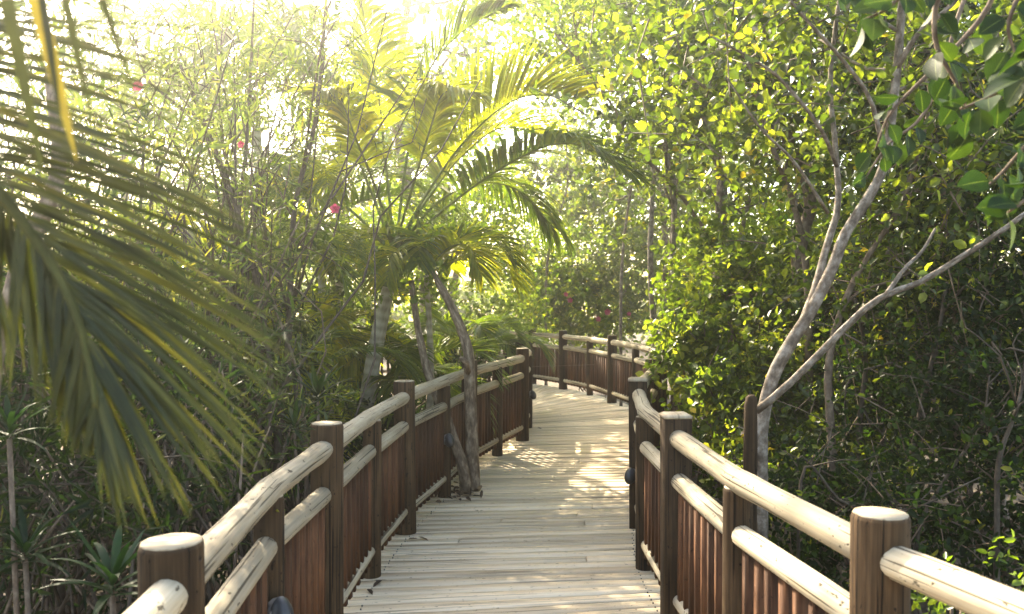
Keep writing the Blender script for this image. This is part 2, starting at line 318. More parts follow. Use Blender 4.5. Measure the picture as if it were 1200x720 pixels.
def foliage(mb, blobs, per, lsize, ratio=.6, kind='ovate', seed=0, clump=.28, twig=.22, hollow=.35, updir=.6, droop=0.0, cl=None, tw_mb=None, jitter=.35, walk=True):
    """blobs: (centre, radii, leaves). Leaves sit along short twigs, twigs gather in clumps"""
    rg = np.random.default_rng(seed)
    for (c, rad, n) in blobs:
        c = np.asarray(c, float); rad = np.asarray(rad, float)
        nt = max(1, int(n / per)); nc = max(3, int(nt / (cl or 9)))
        u = nrm(rg.normal(size=(nc, 3))); rr = (hollow + (1 - hollow) * rg.random(nc)) ** .6
        cc = c + u * rr[:, None] * rad
        tight = clump * rg.uniform(.5, 1.3, nc)
        k = rg.integers(0, nc, nt); tb = cc[k] + rg.normal(size=(nt, 3)) * tight[k][:, None] * np.array((1, 1, .75))
        td = nrm(nrm((tb - c) / rad) * .8 + rg.normal(size=(nt, 3)) * .7 + np.array((0, 0, .25 - droop)))
        tl = twig * rg.uniform(.6, 1.3, nt)
        cv = rg.normal(0, .16, nc)[k]
        t = np.linspace(.15, 1, per)
        pos = tb[:, None] + td[:, None] * (tl[:, None] * t[None])[..., None] + np.array((0, 0, -1)) * (tl[:, None] * t[None] ** 2 * (.15 + droop))[..., None]
        if tw_mb is not None:
            for q in range(0, nt, tw_mb[1]):
                if in_walk(pos[q, -1]) or in_walk(tb[q]): continue
                tube(tw_mb[0], [tb[q] - td[q] * tl[q] * .8, tb[q] + td[q] * tl[q] * .2, pos[q, -1]], [.006, .004, .002], 3, cap=False)
        side = nrm(np.cross(td, rg.normal(size=(nt, 3))))
        ang = (np.arange(per) * 2.4)[None] + rg.uniform(0, 6, nt)[:, None]
        oth = np.cross(td, side)
        ld = nrm(td[:, None] * .55 + side[:, None] * np.cos(ang)[..., None] + oth[:, None] * np.sin(ang)[..., None] + np.array((0, 0, .1 - droop)) + rg.normal(size=(nt, per, 3)) * jitter)
        nr = nrm(rg.normal(size=(nt, per, 3)) * (1 - updir) + np.array((0, 0, 1)) * updir + td[:, None] * .3)
        N_ = nt * per
        ls = lsize * rg.uniform(.6, 1.25, N_)
        v = np.clip(rg.beta(2, 2.4, N_) + np.repeat(cv, per), 0, 1); wd = ls * ratio * rg.uniform(.8, 1.15, N_); ps = pos.reshape(-1, 3)
        ok = ~(in_walk(ps, rg.uniform(-.10, .26, N_)) if walk else np.zeros(N_, bool)); k2 = lambda a: a.reshape(N_, -1)[ok]
        leaves(mb, ps[ok], k2(ld), k2(nr), ls[ok], wd[ok], kind, rg, val=v[ok])
    return mb

def limb(mb, a, b, r0, r1, bow=.15, n=7, sides=6, seed=0):
    b = np.array(b, float)
    if in_walk(b) or in_walk((np.asarray(a) + b) / 2): b = np.asarray(a, float) + (b - np.asarray(a)) * np.array((.15, .15, .3)) + (0, 0, .1)
    rg = np.random.default_rng(seed); a = np.asarray(a, float); b = np.asarray(b, float); L = np.linalg.norm(b - a)
    m1 = a + (b - a) * .35 + rg.normal(size=3) * L * bow * .6 + np.array((0, 0, L * .05)); m2 = a + (b - a) * .7 + rg.normal(size=3) * L * bow * .6
    pts = smooth_path([a, m1, m2, b], n)
    iw = in_walk(pts, .12)
    if iw.any() and not in_walk(a):
        xl = np.interp(pts[:, 1], _LY, _LX) - .16; xr = np.interp(pts[:, 1], _RY, _RX) + .16
        pts[:, 0] = np.where(iw, np.where(pts[:, 0] < (xl + xr) / 2, xl, xr), pts[:, 0])
    tube(mb, pts, np.linspace(r0, r1, n), sides, cap=True, wob=.06, seed=seed); return pts

def tree(name, label, cat, base, trunk, r0, r1, blobs, leafmat, lsize, bark='bark_brown', per=7, ratio=.6, kind='ovate', seed=1, group=None,
         nl=1, extra_limbs=(), limb_r=.5, clump=.3, twig=.22, updir=.6, droop=0.0, sides=9, tn=16, hollow=.35, twigs_every=0, cl=None, root=None, sub=3):
    o = thing(name, label, cat, tuple(base), group) if root is None else root
    mb = MB(); tp = smooth_path(trunk, tn); tube(mb, tp, np.linspace(r0, r1, tn) * (1 + .35 * np.exp(-np.linspace(0, tn, tn) * .8)), sides, wob=.05, seed=seed)
    part('trunk', mb, M[bark], o, True)
    rg = np.random.default_rng(seed + 5)
    sub_mb = MB()
    for bi, (c, rad, n) in enumerate(blobs):
        c = np.asarray(c, float); rad = np.asarray(rad, float)
        for q in range(nl):
            dist = np.linalg.norm(tp - c, axis=1) + (c[2] < tp[:, 2]) * .6 + .3 * (tp[:, 2] - (c[2] - rad[2])).clip(0)
            i = int(np.argmin(dist + rg.uniform(0, .4, len(dist))))
            st = tp[i]; en = c + rg.normal(size=3) * rad * .35
            rl = (r0 + (r1 - r0) * i / tn) * limb_r
            lm = MB(); lp = limb(lm, st, en, max(rl, .008), max(rl * .35, .005), .13, 8, 6, seed * 31 + bi * 7 + q)
            part('branch', lm, M[bark], o, True)
            for z in range(sub):
                e2 = c + nrm(rg.normal(size=3)) * rad * rg.uniform(.5, .95)
                limb(sub_mb, lp[rg.integers(3, 8)], e2, max(rl * .35, .005), .003, .15, 6, 4, seed * 77 + bi * 13 + q * 5 + z)
    for (pp, ra, rb) in extra_limbs:
        lm = MB(); q = smooth_path(pp, 14); tube(lm, q, np.linspace(ra, rb, 14), 8, wob=.06, seed=seed); part('branch', lm, M[bark], o, True)
    tw = (sub_mb, twigs_every) if twigs_every else None
    lf = MB(); foliage(lf, blobs, per, lsize, ratio, kind, seed, clump, twig, hollow, updir, droop, cl, tw)
    if sub_mb.n: part('twigs', sub_mb, M[bark], o, True, kind='stuff')
    part('crown', lf, M[leafmat], o, kind='stuff')
    return o

def shrub(name, label, base, stems, blobs, leafmat, lsize, per=7, ratio=.6, kind='ovate', seed=1, group=None, clump=.22, twig=.2, updir=.5, droop=0.0,
          stemmat='bark_brown', r=.014, cat='shrub', hollow=.3, cl=None, twigs_every=0):
    o = thing(name, label, cat, tuple(base), group); rg = np.random.default_rng(seed + 3)
    b = np.asarray(base, float)
    for i in range(stems):
        c, rad, n = blobs[i % len(blobs)]; e = np.asarray(c) + rg.normal(size=3) * np.asarray(rad) * .45
        s0 = b + np.array((rg.normal() * .18, rg.normal() * .18, 0)); mb = MB(); limb(mb, s0, e, r * rg.uniform(.7, 1.3), r * .4, .09, 8, 6, seed * 17 + i)
        part('stem', mb, M[stemmat], o, True)
    sm = MB(); tw = (sm, twigs_every) if twigs_every else None
    lf = MB(); foliage(lf, blobs, per, lsize, ratio, kind, seed, clump, twig, hollow, updir, droop, cl, tw)
    if sm.n: part('twigs', sm, M[stemmat], o, True, kind='stuff')
    part('foliage', lf, M[leafmat], o, kind='stuff')
    return o

def strip(mb, base, d, up, L, w, droop, seg=5, fold=.25, val=.5, side=None):
    """one palm leaflet / strap leaf, V-folded, bending under its weight"""
    s = nrm(np.cross(d, up)); nn = np.cross(s, d)
    prof = np.interp(np.linspace(0, 1, seg + 1), [0, .12, .45, .8, 1], [.35, .9, 1, .6, .06])
    t = np.linspace(0, 1, seg + 1)
    c = base + d * (L * t)[:, None] * (1 - .25 * droop * t[:, None]) + np.array((0, 0, -1)) * (L * droop * t ** 2.0)[:, None] 
    l = c + s * (w * .5 * prof)[:, None] + nn * (w * fold * prof)[:, None]
    r = c - s * (w * .5 * prof)[:, None] + nn * (w * fold * prof)[:, None]
    V = np.stack([l, c, r], 1).reshape(-1, 3); F = []; U = []
    for i in range(seg):
        a = i * 3
        F += [(a, a + 1, a + 4, a + 3), (a + 1, a + 2, a + 5, a + 4)]
        U += [[(t[i], .9), (t[i], 0), (t[i + 1], 0), (t[i + 1], .9)], [(t[i], 0), (t[i], -.9), (t[i + 1], -.9), (t[i + 1], 0)]]
    mb.add(V, [np.array(F)], [np.array(U)], val)

def frond(parent, pts, L, n, w, matn, droop=.5, each=False, seed=0, r=.012, start=.18, fwd=.75, seg=4, prof=None, rise=.25, lab=None, rmat='stem_green'):
    rg = np.random.default_rng(seed); pts = smooth_path(pts, 22); mb = MB()
    tube(mb, pts, np.linspace(r, r * .2, 22), 6, seed=seed)
    fr = part('frond', mb, M[rmat], parent, True, label=lab)
    lf = MB(); tan = nrm(np.gradient(pts, axis=0)); ln = np.linspace(0, 1, 22)
    ts = np.linspace(start, .985, n)
    for i, t in enumerate(ts):
        p = np.array([np.interp(t, ln, pts[:, k]) for k in range(3)]); tg = nrm(np.array([np.interp(t, ln, tan[:, k]) for k in range(3)]))
        up = np.array((0, 0, 1.0)); sd = np.cross(tg, up)
        if np.linalg.norm(sd) < .25: sd = sd + np.array((.5, .3, 0))
        sd = nrm(sd); up2 = np.cross(sd, tg)
        pl = math.sin(math.pi * (t * .82 + .12)) ** .55 if prof is None else prof(t)
        for sg in (1, -1):
            f = fwd * (.6 + .8 * t)
            d = nrm(tg * f + sd * sg * (1 - .3 * t) + up2 * rise + rg.normal(size=3) * .07)
            ll = L * pl * rg.uniform(.85, 1.1); one = MB() if each else lf
            strip(one, p + rg.normal(size=3) * .002, d, up2, ll, w * rg.uniform(.8, 1.15), droop * rg.uniform(.7, 1.3), seg, .22, float(np.clip(rg.beta(2, 2.5), 0, 1)))
            if each: part('leaflet', one, M[matn], fr)
    if not each: part('leaflets', lf, M[matn], fr, kind='stuff')
    return fr

# ------------------------------------------------------------------ ground
GZ = -0.45
def make_ground():
    n = 90; xs = np.linspace(-1, 1, n); xs = np.sign(xs) * np.abs(xs) ** 1.8 * 60
    X, Y = np.meshgrid(xs, xs + 8); rg = np.random.default_rng(3)
    Z = GZ + .05 * np.sin(X * 1.3 + .4) * np.cos(Y * 1.1) + .03 * rg.normal(size=X.shape) + .04 * np.sin(X * .3 + Y * .45)
    V = np.stack([X, Y, Z], -1).reshape(-1, 3); i, j = np.meshgrid(np.arange(n - 1), np.arange(n - 1), indexing='ij'); a = (i * n + j).ravel()
    mb = MB(); mb.add(V, [np.stack([a, a + 1, a + n + 1, a + n], -1)]); o = obj('ground', mb.mesh('ground', M['ground'], True)); o['kind'] = 'structure'
make_ground()

# ------------------------------------------------------------------ boardwalk
# matched pairs (left rail point, right rail point) along the walk
LE = [(-.72, -2.2), (-.72, .2), (-.83, 2.1), (-.91, 3.2), (-.89, 4.08), (-.86, 5.2), (-.775, 6.19), (-.60, 7.3), (-.42, 8.3), (-.16, 9.25), (.125, 10.2), (.20, 11.2), (.10, 12.4), (-.08, 13.3), (-.55, 13.9), (-1.5, 14.2), (-2.6, 14.2), (-4.0, 14.0)]
RE = [(1.9, -2.0), (1.55, .5), (1.02, 2.37), (.885, 3.35), (.845, 4.38), (.84, 5.35), (.95, 6.35), (1.15, 7.4), (1.40, 8.4), (1.64, 9.4), (1.83, 10.5), (1.93, 11.6), (1.66, 13.9), (.96, 16.0), (-.3, 17.55), (-1.3, 17.9), (-2.4, 17.95), (-4.0, 17.8)]
def arc(pts, outs):
    p = np.array(pts, float); l = np.concatenate([[0], np.cumsum(np.linalg.norm(np.diff(p, axis=0), axis=1))])
    return p, l
def make_deck():
    deck = thing('boardwalk', 'curving boardwalk of sun bleached cross boards between the two log railings', 'boardwalk', (0, 4, 0), kind='structure')
    mid = (np.array(LE) + np.array(RE)) / 2; l = np.concatenate([[0], np.cumsum(np.linalg.norm(np.diff(mid, axis=0), axis=1))])
    le = smooth_path([(*p, 0) for p in LE], 400); re = smooth_path([(*p, 0) for p in RE], 400)
    s = np.interp(np.linspace(0, len(LE) - 1, 400), np.arange(len(LE)), l)
    def at(v): return (np.array([np.interp(v, s, le[:, k]) for k in range(3)]), np.array([np.interp(v, s, re[:, k]) for k in range(3)]))
    v = 0.0; rg = random.Random(4); i = 0
    while v < l[-1] - .2:
        w = .128 + rg.uniform(-.004, .004); gap = .008
        a0, b0 = at(v); a1, b1 = at(v + w - gap)
        z = rg.uniform(-.004, .004)
        def ext(a, b):
            d = nrm(b - a); return a - d * (.20 + rg.uniform(0, .02)), b + d * (.16 + rg.uniform(0, .02))
        a0, b0 = ext(a0, b0); a1, b1 = ext(a1, b1)
        cuts = [0, 1]
        if rg.random() < .22: cuts = [0, rg.uniform(.3, .75), 1]
        for q in range(len(cuts) - 1):
            t0, t1 = cuts[q], cuts[q + 1] - (.0025 if q < len(cuts) - 2 else 0)
            zz = z + (rg.uniform(-.003, .003) if q else 0)
            c = [a0 + (b0 - a0) * t0, a0 + (b0 - a0) * t1, a1 + (b1 - a1) * t1, a1 + (b1 - a1) * t0]
            inn = .006
            mb = MB(); cen = sum(c) / 4; V = []
            for (dz, k) in ((-.035, 0), (-.005, 0), (0, inn)):
                for p in c:
                    q2 = p + nrm(cen - p) * k; V.append((q2[0], q2[1], zz + dz))
            F = [(3, 2, 1, 0), (8, 9, 10, 11)]
            for e in range(2):
                for k in range(4): F.append((e * 4 + k, e * 4 + (k + 1) % 4, e * 4 + 4 + (k + 1) % 4, e * 4 + 4 + k))
            V = np.array(V); dx = nrm(c[1] - c[0]); dy = np.array((-dx[1], dx[0], 0))
            uv = [[((V[k] - cen) @ dx, (V[k] - cen) @ dy + V[k][2]) for k in f] for f in F]
            mb.add(V, [np.array(F)], [np.array(uv)])
            part('plank', mb, M['board'], deck)
        v += w; i += 1
    sc = MB()
    for v2 in np.arange(2.0, 12.0, .128):
        a, b = at(v2 + .06); d = nrm(b - a)
        for c in (a + d * .05 + (0, .025, 0), a + d * .052 + (0, -.03, 0), b - d * .05 + (0, .025, 0), b - d * .048 + (0, -.03, 0)): tube(sc, [c + (0, 0, -.004), c + (0, 0, .0052)], [.0045, .0045], 6)
    part('screws', sc, M['black_metal'], deck, kind='stuff')
    for side, P_, o in ((0, le, -1), (1, re, 1)):
        for off, nm in ((.10, 'edge_beam'),):
            mb = MB(); q = P_[::8].copy(); tg = nrm(np.gradient(q, axis=0)); nr = np.stack([tg[:, 1], -tg[:, 0], 0 * tg[:, 0]], -1)
            c = q + nr * off * o
            for k in range(len(c) - 1):
                a, b = c[k], c[k + 1]; n0 = nr[k] * .03; n1 = nr[k + 1] * .03
                V = np.array([a - n0 + (0, 0, -.20), a + n0 + (0, 0, -.20), b + n1 + (0, 0, -.20), b - n1 + (0, 0, -.20), a - n0 + (0, 0, -.042), a + n0 + (0, 0, -.042), b + n1 + (0, 0, -.042), b - n1 + (0, 0, -.042)])
                F = np.array([(0, 1, 5, 4), (2, 3, 7, 6), (1, 2, 6, 5), (3, 0, 4, 7), (4, 5, 6, 7), (3, 2, 1, 0)]); mb.add(V, [F], [np.tile(V[None, :4, :2], (6, 1, 1))])
            part(nm, mb, M['beam'], deck)
    return deck
make_deck()

# ------------------------------------------------------------------ railings
BAL = MB(); box(BAL, -.021, .021, -.021, .021, 0, 1)
bal_me = BAL.mesh('baluster', M['baluster'])
def log_post(r, h, sides=14, square=False, low=-.45, seed=0):
    mb = MB()
    if square:
        mb = MB(); box(mb, -r, r, -r, r, low, h - .012)
        me = mb.mesh('post', M['post']); t = MB(); q = r + .004
        V = [(-q, -q, h - .012), (q, -q, h - .012), (q, q, h - .012), (-q, q, h - .012), (-q, -q, h + .002), (q, -q, h + .002), (q, q, h + .002), (-q, q, h + .002), (-q + .02, -q + .02, h + .012), (q - .02, -q + .02, h + .012), (q - .02, q - .02, h + .012), (-q + .02, q - .02, h + .012)]
        F = [(3, 2, 1, 0), (8, 9, 10, 11)] + [(e * 4 + k, e * 4 + (k + 1) % 4, e * 4 + 4 + (k + 1) % 4, e * 4 + 4 + k) for e in range(2) for k in range(4)]
        V = np.array(V); t.add(V, [np.array(F)], [V[np.array(F)][:, :, :2]]); return me, t.mesh('post_top', M['endgrain'])
    zs = [low, 0, h * .35, h * .7, h - .012, h]
    tube(mb, [(0, 0, z) for z in zs], [r, r, r * .99, r * .985, r * .98, r * .93], sides, cap=True, wob=.012, seed=seed)
    me = mb.mesh('post', M['post'], True)
    t = MB(); tube(t, [(0, 0, h - .002), (0, 0, h + .004)], [r * .92, r * .90], sides, cap=True, seed=seed); return me, t.mesh('post_top', M['endgrain'])
main_me = [log_post(.080, 1.10, seed=k) for k in range(4)]; int_me = [log_post(.058, .955, seed=9 + k) for k in range(3)]; sq_me = log_post(.068, 1.10, square=True)
TOPZ, MIDZ, BOTZ = .985, .775, .165
def railing(pts, label, inward, seed, squares=(), tall=()):
    rg = random.Random(seed)
    root = thing('log_railing', label, 'railing', (pts[0][0], pts[0][1], 0), 'railings along the boardwalk')
    L0 = np.array(root.location)
    V3 = [np.array((p[0], p[1], 0.0)) for p in pts]
    for i, p in enumerate(pts):
        sq = i in squares; mn = p[2] == 'M'
        me, top = (sq_me if sq else rg.choice(main_me)) if mn else rg.choice(int_me)
        a = V3[min(i + 1, len(pts) - 1)] - V3[max(i - 1, 0)]
        o = obj('post', me, root, tuple(V3[i] - L0), (rg.uniform(-.008, .008), rg.uniform(-.008, .008), math.atan2(a[1], a[0]) if sq else rg.uniform(0, 6)))
        obj('post_top', top, o)
    mains = [i for i, p in enumerate(pts) if p[2] == 'M']
    for a, b in zip(mains[:-1], mains[1:]):
        q = [V3[k] + (0, 0, TOPZ + (rg.uniform(-.008, .008) if k not in (a, b) else 0)) for k in range(a, b + 1)]
        d0 = nrm(q[1] - q[0]); d1 = nrm(q[-1] - q[-2]); q[0] = q[0] + d0 * .03; q[-1] = q[-1] - d1 * .03
        full = []
        for k in range(len(q) - 1): full += [q[k] * (1 - t) + q[k + 1] * t for t in ((0, .15, .35, .6, .85) if k else (0, .2, .45, .7, .9))]
        full.append(q[-1]); mb = MB(); tube(mb, full, [.048 * rg.uniform(.94, 1.06) for _ in full], 18, wob=.035, dome=.02, seed=rg.randint(0, 999))
        part('top_rail', mb, M['rail'], root, True)
    for i in range(len(pts) - 1):
        a, b = V3[i], V3[i + 1]; d = nrm(b - a); n = np.array((-d[1], d[0], 0)) * inward
        ra = .055 if pts[i][2] == 'M' else .035; rb = .055 if pts[i + 1][2] == 'M' else .035
        for nm, z, r in (('middle_rail', MIDZ, .043), ('bottom_rail', BOTZ, .034)):
            p0 = a + d * ra + (0, 0, z + rg.uniform(-.006, .006)); p1 = b - d * rb + (0, 0, z + rg.uniform(-.006, .006))
            mb = MB(); tube(mb, [p0, p0 * .7 + p1 * .3, p0 * .3 + p1 * .7, p1], [r, r * rg.uniform(.96, 1.04), r * rg.uniform(.96, 1.04), r], 14, wob=.02, dome=.016, seed=rg.randint(0, 999))
            part(nm, mb, M['rail'], root, True)
        ln = np.linalg.norm(b - a) - (.08 if pts[i][2] == 'M' else .06) - (.08 if pts[i + 1][2] == 'M' else .06)
        k = max(1, int(round(ln / .112))); st = a + d * (.08 if pts[i][2] == 'M' else .06)
        for j in range(k):
            c = st + d * ln * (j + .5) / k
            o = obj('baluster', bal_me, root, tuple(c - L0 + (0, 0, .10)), (rg.uniform(-.008, .008), rg.uniform(-.008, .008), math.atan2(d[1], d[0]) + rg.uniform(-.06, .06)))
            o.scale = (rg.uniform(.78, 1.12), 1, MIDZ - .115 + rg.uniform(-.006, .006))
    return root
kl = 'I M I M I M I M I M I M I M I M I M'.split()
left_pts = [(-.72, -2.2, 'M'), (-.70, -1.0, 'I'), (-.73, .25, 'M'), (-.76, 1.15, 'I'), (-.83, 2.1, 'M'), (-.915, 3.2, 'I'), (-.89, 4.08, 'M'), (-.86, 5.2, 'I'), (-.775, 6.19, 'M'), (-.58, 7.3, 'I'), (-.42, 8.3, 'M'), (-.16, 9.25, 'I'), (.125, 10.2, 'M'), (.21, 11.2, 'I'), (.12, 12.4, 'M'), (-.04, 13.3, 'M'), (-.6, 13.85, 'I'), (-1.5, 14.2, 'M'), (-2.6, 14.2, 'I'), (-3.9, 14.0, 'M')]
railing(left_pts, 'log railing on the left with a tree trunk growing through the deck beside it', -1, 5)
right_pts = [(1.9, -2.0, 'M'), (1.75, -.8, 'I'), (1.58, .45, 'M'), (1.30, 1.45, 'I'), (1.02, 2.37, 'M'), (.885, 3.35, 'I'), (.845, 4.38, 'M'), (.835, 5.35, 'I'), (.945, 6.35, 'M'), (1.15, 7.4, 'I'), (1.40, 8.4, 'M'), (1.64, 9.4, 'I'), (1.83, 10.5, 'M'), (1.93, 11.6, 'I'), (1.86, 12.8, 'I'), (1.63, 13.9, 'M'), (1.37, 15.0, 'I'), (.96, 16.0, 'M'), (.41, 17.0, 'M'), (-.35, 17.6, 'I'), (-1.3, 17.9, 'M'), (-2.5, 17.95, 'I'), (-4.0, 17.8, 'M')]
railing(right_pts, 'log railing on the right sweeping round behind the far bend of the boardwalk', 1, 6, squares=(6, 8))

def deck_light(loc, face, label):
    t = thing('deck_light', label, 'lamp', tuple(loc), 'small hooded lights fixed to the railing posts')
    f = nrm(np.array((face[0], face[1], 0.0))); L0 = np.array(loc, float); up = np.array((0, 0, 1.0)); s = np.cross(f, up)
    mb = MB(); tube(mb, [L0 - f * .01, L0 + f * .028], [.048, .044], 14); part('mounting_plate', mb, M['grey_metal'], t, True)
    # hood: half dome tipped forward
    mb = MB(); V = []; n, m_ = 10, 14
    for i in range(n):
        a = math.pi / 2 * i / (n - 1)
        for j in range(m_):
            b = math.pi * 2 * j / m_
            rr = math.cos(a) * .044; V.append(L0 + f * (.02 + (.06) * math.sin(a)) + s * rr * math.cos(b) + up * (rr * 1.35 * math.sin(b) - .02 * math.sin(a)))
    F = [(i * m_ + j, i * m_ + (j + 1) % m_, (i + 1) * m_ + (j + 1) % m_, (i + 1) * m_ + j) for i in range(n - 1) for j in range(m_)]
    mb.add(np.array(V), [np.array(F)]); part('hood', mb, M['black_metal'], t, True)
deck_light((-.865, 3.13, .55), (.8, -.7), 'black hooded lamp low on the nearest short post of the left railing')
deck_light((-.55, 7.24, .50), (.7, -.8), 'black hooded lamp on the left railing beside the trunk in the deck')
deck_light((.25, 11.10, .45), (.7, -.6), 'black hooded lamp at the bend where the left railing turns away')
deck_light((.885, 6.27, .40), (-.6, -.8), 'black hooded lamp on the second square post of the right railing')

# ------------------------------------------------------------------ trunk growing through the deck
def deck_tree():
    b = np.array((-.335, 7.55, GZ)); o = thing('deck_tree', 'bare tan trunk rising through the boardwalk deck beside the left railing', 'tree', tuple(b))
    d = 7.55; pts = [b, P(555, 577, d), P(553, 520, d), P(551, 460, d), P(549, 415, d), P(540, 385, d + .1), P(527, 355, d + .2), P(514, 332, d + .3), P(508, 318, d + .4)]
    mb = MB(); q = smooth_path(pts, 40); tube(mb, q, np.interp(np.linspace(0, 1, 40), [0, .3, .5, .8, 1], [.066, .054, .046, .036, .018]), 12, wob=.07, seed=3); part('trunk', mb, M['bark_deck'], o, True)
    pts = [np.array((-.42, 7.50, GZ)), P(545, 562, 7.42), P(533, 520, 7.46), P(519, 480, 7.5), P(507, 452, 7.62), P(499, 428, 7.8), P(490, 385, 8.0), P(482, 330, 8.2)]
    mb = MB(); tube(mb, smooth_path(pts, 30), np.linspace(.058, .030, 30), 10, wob=.08, seed=4); part('branch', mb, M['bark_deck'], o, True)
    pts = [P(550, 440, 7.55), P(546, 425, 7.42), P(540, 420, 7.35)]
    mb = MB(); tube(mb, pts, [.03, .024, .02], 8, wob=.1); part('branch', mb, M['bark_deck'], o, True)
    lf = MB(); foliage(lf, [(P(508, 300, 8.1), (.25, .25, .18), 260), (P(475, 330, 8.4), (.25, .25, .2), 200)], 6, .07, .6, seed=9); part('crown', lf, M['leaf_yellow'], o, kind='stuff')
deck_tree()

# ------------------------------------------------------------------ palms
def ring_trunk(parent, pts, r0, r1, n=60, name='trunk', matn='bark_palm'):
    q = smooth_path(pts, n); rr = np.linspace(r0, r1, n) * (1 + .05 * (np.arange(n) % 4 == 0))
    mb = MB(); tube(mb, q, rr, 14, wob=.01); return part(name, mb, M[matn], parent, True)

def mid_palm():
    d = 8.6; b = P(428, 560, d); b[2] = GZ
    o = thing('feather_palm', 'tall feather palm with ringed pale trunk and a frond arching over the path', 'palm', tuple(b))
    ring_trunk(o, [b, P(428, 500, d), P(436, 430, d), P(448, 370, d), P(456, 335, d)], .092, .062)
    ring_trunk(o, [P(456, 337, d), P(460, 318, d), P(465, 285, d)], .070, .035, 12, 'crownshaft', 'stem_green')
    F = [([(463, 292, 0), (505, 220, -.1), (550, 160, -.3), (610, 115, -.5), (680, 118, -.7)], .66, 'palm_y', .12),
         ([(463, 292, 0), (500, 235, .2), (540, 185, .4), (590, 150, .6), (650, 165, .8)], .6, 'palm_y', .3),
         ([(465, 295, 0), (515, 250, -.3), (590, 196, -.8), (665, 168, -1.3), (738, 208, -1.7)], .50, 'palm', .4),
         ([(462, 290, 0), (452, 190, .1), (440, 90, .2), (420, 10, .3), (380, -40, .3)], .6, 'palm_y', .4),
         ([(460, 290, 0), (425, 200, -.2), (385, 110, -.4), (320, 60, -.7), (250, 90, -1.0)], .6, 'palm', .7),
         ([(464, 288, 0), (478, 180, .2), (500, 90, .3), (540, 40, .3), (590, 10, .2)], .6, 'palm', .35),
         ([(462, 292, 0), (485, 215, -.5), (505, 150, -1.0), (520, 110, -1.3), (550, 110, -1.6)], .42, 'palm_y', .5),
         ([(458, 296, 0), (415, 250, .3), (365, 215, .6), (310, 215, .9), (260, 260, 1.1)], .55, 'palm', .7),
         ([(462, 292, 0), (440, 220, -.6), (418, 165, -1.2), (400, 120, -1.5), (375, 110, -1.8)], .42, 'palm_y', .5),
         ([(466, 294, 0), (510, 240, .5), (560, 215, 1.0), (610, 225, 1.4), (650, 270, 1.7)], .55, 'palm', .7)]
    for i, (pp, L, mt, dr) in enumerate(F):
        frond(o, [P(x, y, d + dd) for x, y, dd in pp], L * 1.45, 78, .040, mt, dr, seed=20 + i, r=.017, rise=.55, fwd=.9, start=.34)
mid_palm()

def palm(label, px, py, d, n, size, matn, seed, trunk_r=.07, lean=(0, 0), spread=1.0, name='feather_palm', L=.42, up=.9, group='palms growing left of the boardwalk', nl=34, w=.028, multi=1, a0=0, a1=6.283):
    c = P(px, py, d); b = c.copy(); b[2] = GZ; b[0] += lean[0]; b[1] += lean[1]; rg = np.random.default_rng(seed)
    o = thing(name, label, 'palm', tuple(b), group)
    heads = [c] + [c + np.array((rg.normal() * .3, rg.normal() * .25, -rg.uniform(.1, .5))) for _ in range(multi - 1)]
    for hi, h in enumerate(heads):
        bb = b + np.array((rg.normal() * .12, rg.normal() * .12, 0)) if hi else b
        ring_trunk(o, [bb, bb * .5 + h * .5 + np.array((rg.normal() * .04, 0, 0)), h], trunk_r, trunk_r * .6, 30)
        m = n // multi
        for i in range(m):
            a = a0 + (a1 - a0) * (i + rg.uniform(-.3, .3)) / m; el = rg.uniform(.35, 1.25) * up; s = size * rg.uniform(.8, 1.15)
            dh = np.array((math.cos(a), math.sin(a), 0)); z = np.array((0, 0, 1.0))
            pts = [h, h + s * .3 * (dh * math.cos(el) + z * math.sin(el)), h + s * .62 * (dh * math.cos(el * .8) + z * math.sin(el * .75)) , h + s * .9 * (dh * math.cos(el * .5) * spread + z * math.sin(el * .45)), h + s * (dh * 1.02 * spread + z * (math.sin(el * .4) - .25))]
            frond(o, pts, L * 1.15, int(nl * 1.2), w * 1.15, matn if rg.random() < .8 else ('palm_y' if matn == 'palm' else 'palm'), rg.uniform(.12, .45), seed=seed * 40 + i + hi * 13, r=.011, rise=.45, fwd=.9)
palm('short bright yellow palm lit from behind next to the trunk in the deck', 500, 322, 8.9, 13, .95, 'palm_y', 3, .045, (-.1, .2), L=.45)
palm('low green palm with drooping fronds just left of the ringed pale trunk', 345, 450, 7.8, 12, .95, 'palm', 4, .05, (.05, 0), L=.40, multi=2)
palm('green palm filling the gap between the ringed trunk and the deck trunk', 470, 440, 9.6, 12, 1.15, 'palm', 5, .05, (0, .2), L=.45, multi=2)
palm('dark green palm whose fronds reach the left railing before the bend', 540, 400, 12.0, 12, .8, 'palm', 6, .05, (-.2, .4), L=.45, multi=2)
palm('tall slender palm with fanned fronds behind the pink flower on the left', 372, 262, 9.6, 11, 1.5, 'palm', 7, .06, (.15, .3), L=.5)
palm('distant tall palm washed pale by the sun above the left thicket', 300, 120, 10.5, 12, 1.9, 'palm', 8, .08, (.3, .3), L=.62, w=.036)
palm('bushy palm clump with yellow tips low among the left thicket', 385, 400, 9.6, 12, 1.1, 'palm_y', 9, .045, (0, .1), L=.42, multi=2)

palm('feathery palm filling the thicket between the hanging frond and the pink bloom', 262, 330, 7.6, 12, 1.15, 'palm', 14, .045, (-.1, .2), L=.42, w=.024)
palm('glowing yellow palm crown behind the ringed trunk of the tall palm', 398, 330, 10.8, 12, 1.3, 'palm_y', 15, .05, (.1, .2), L=.46)

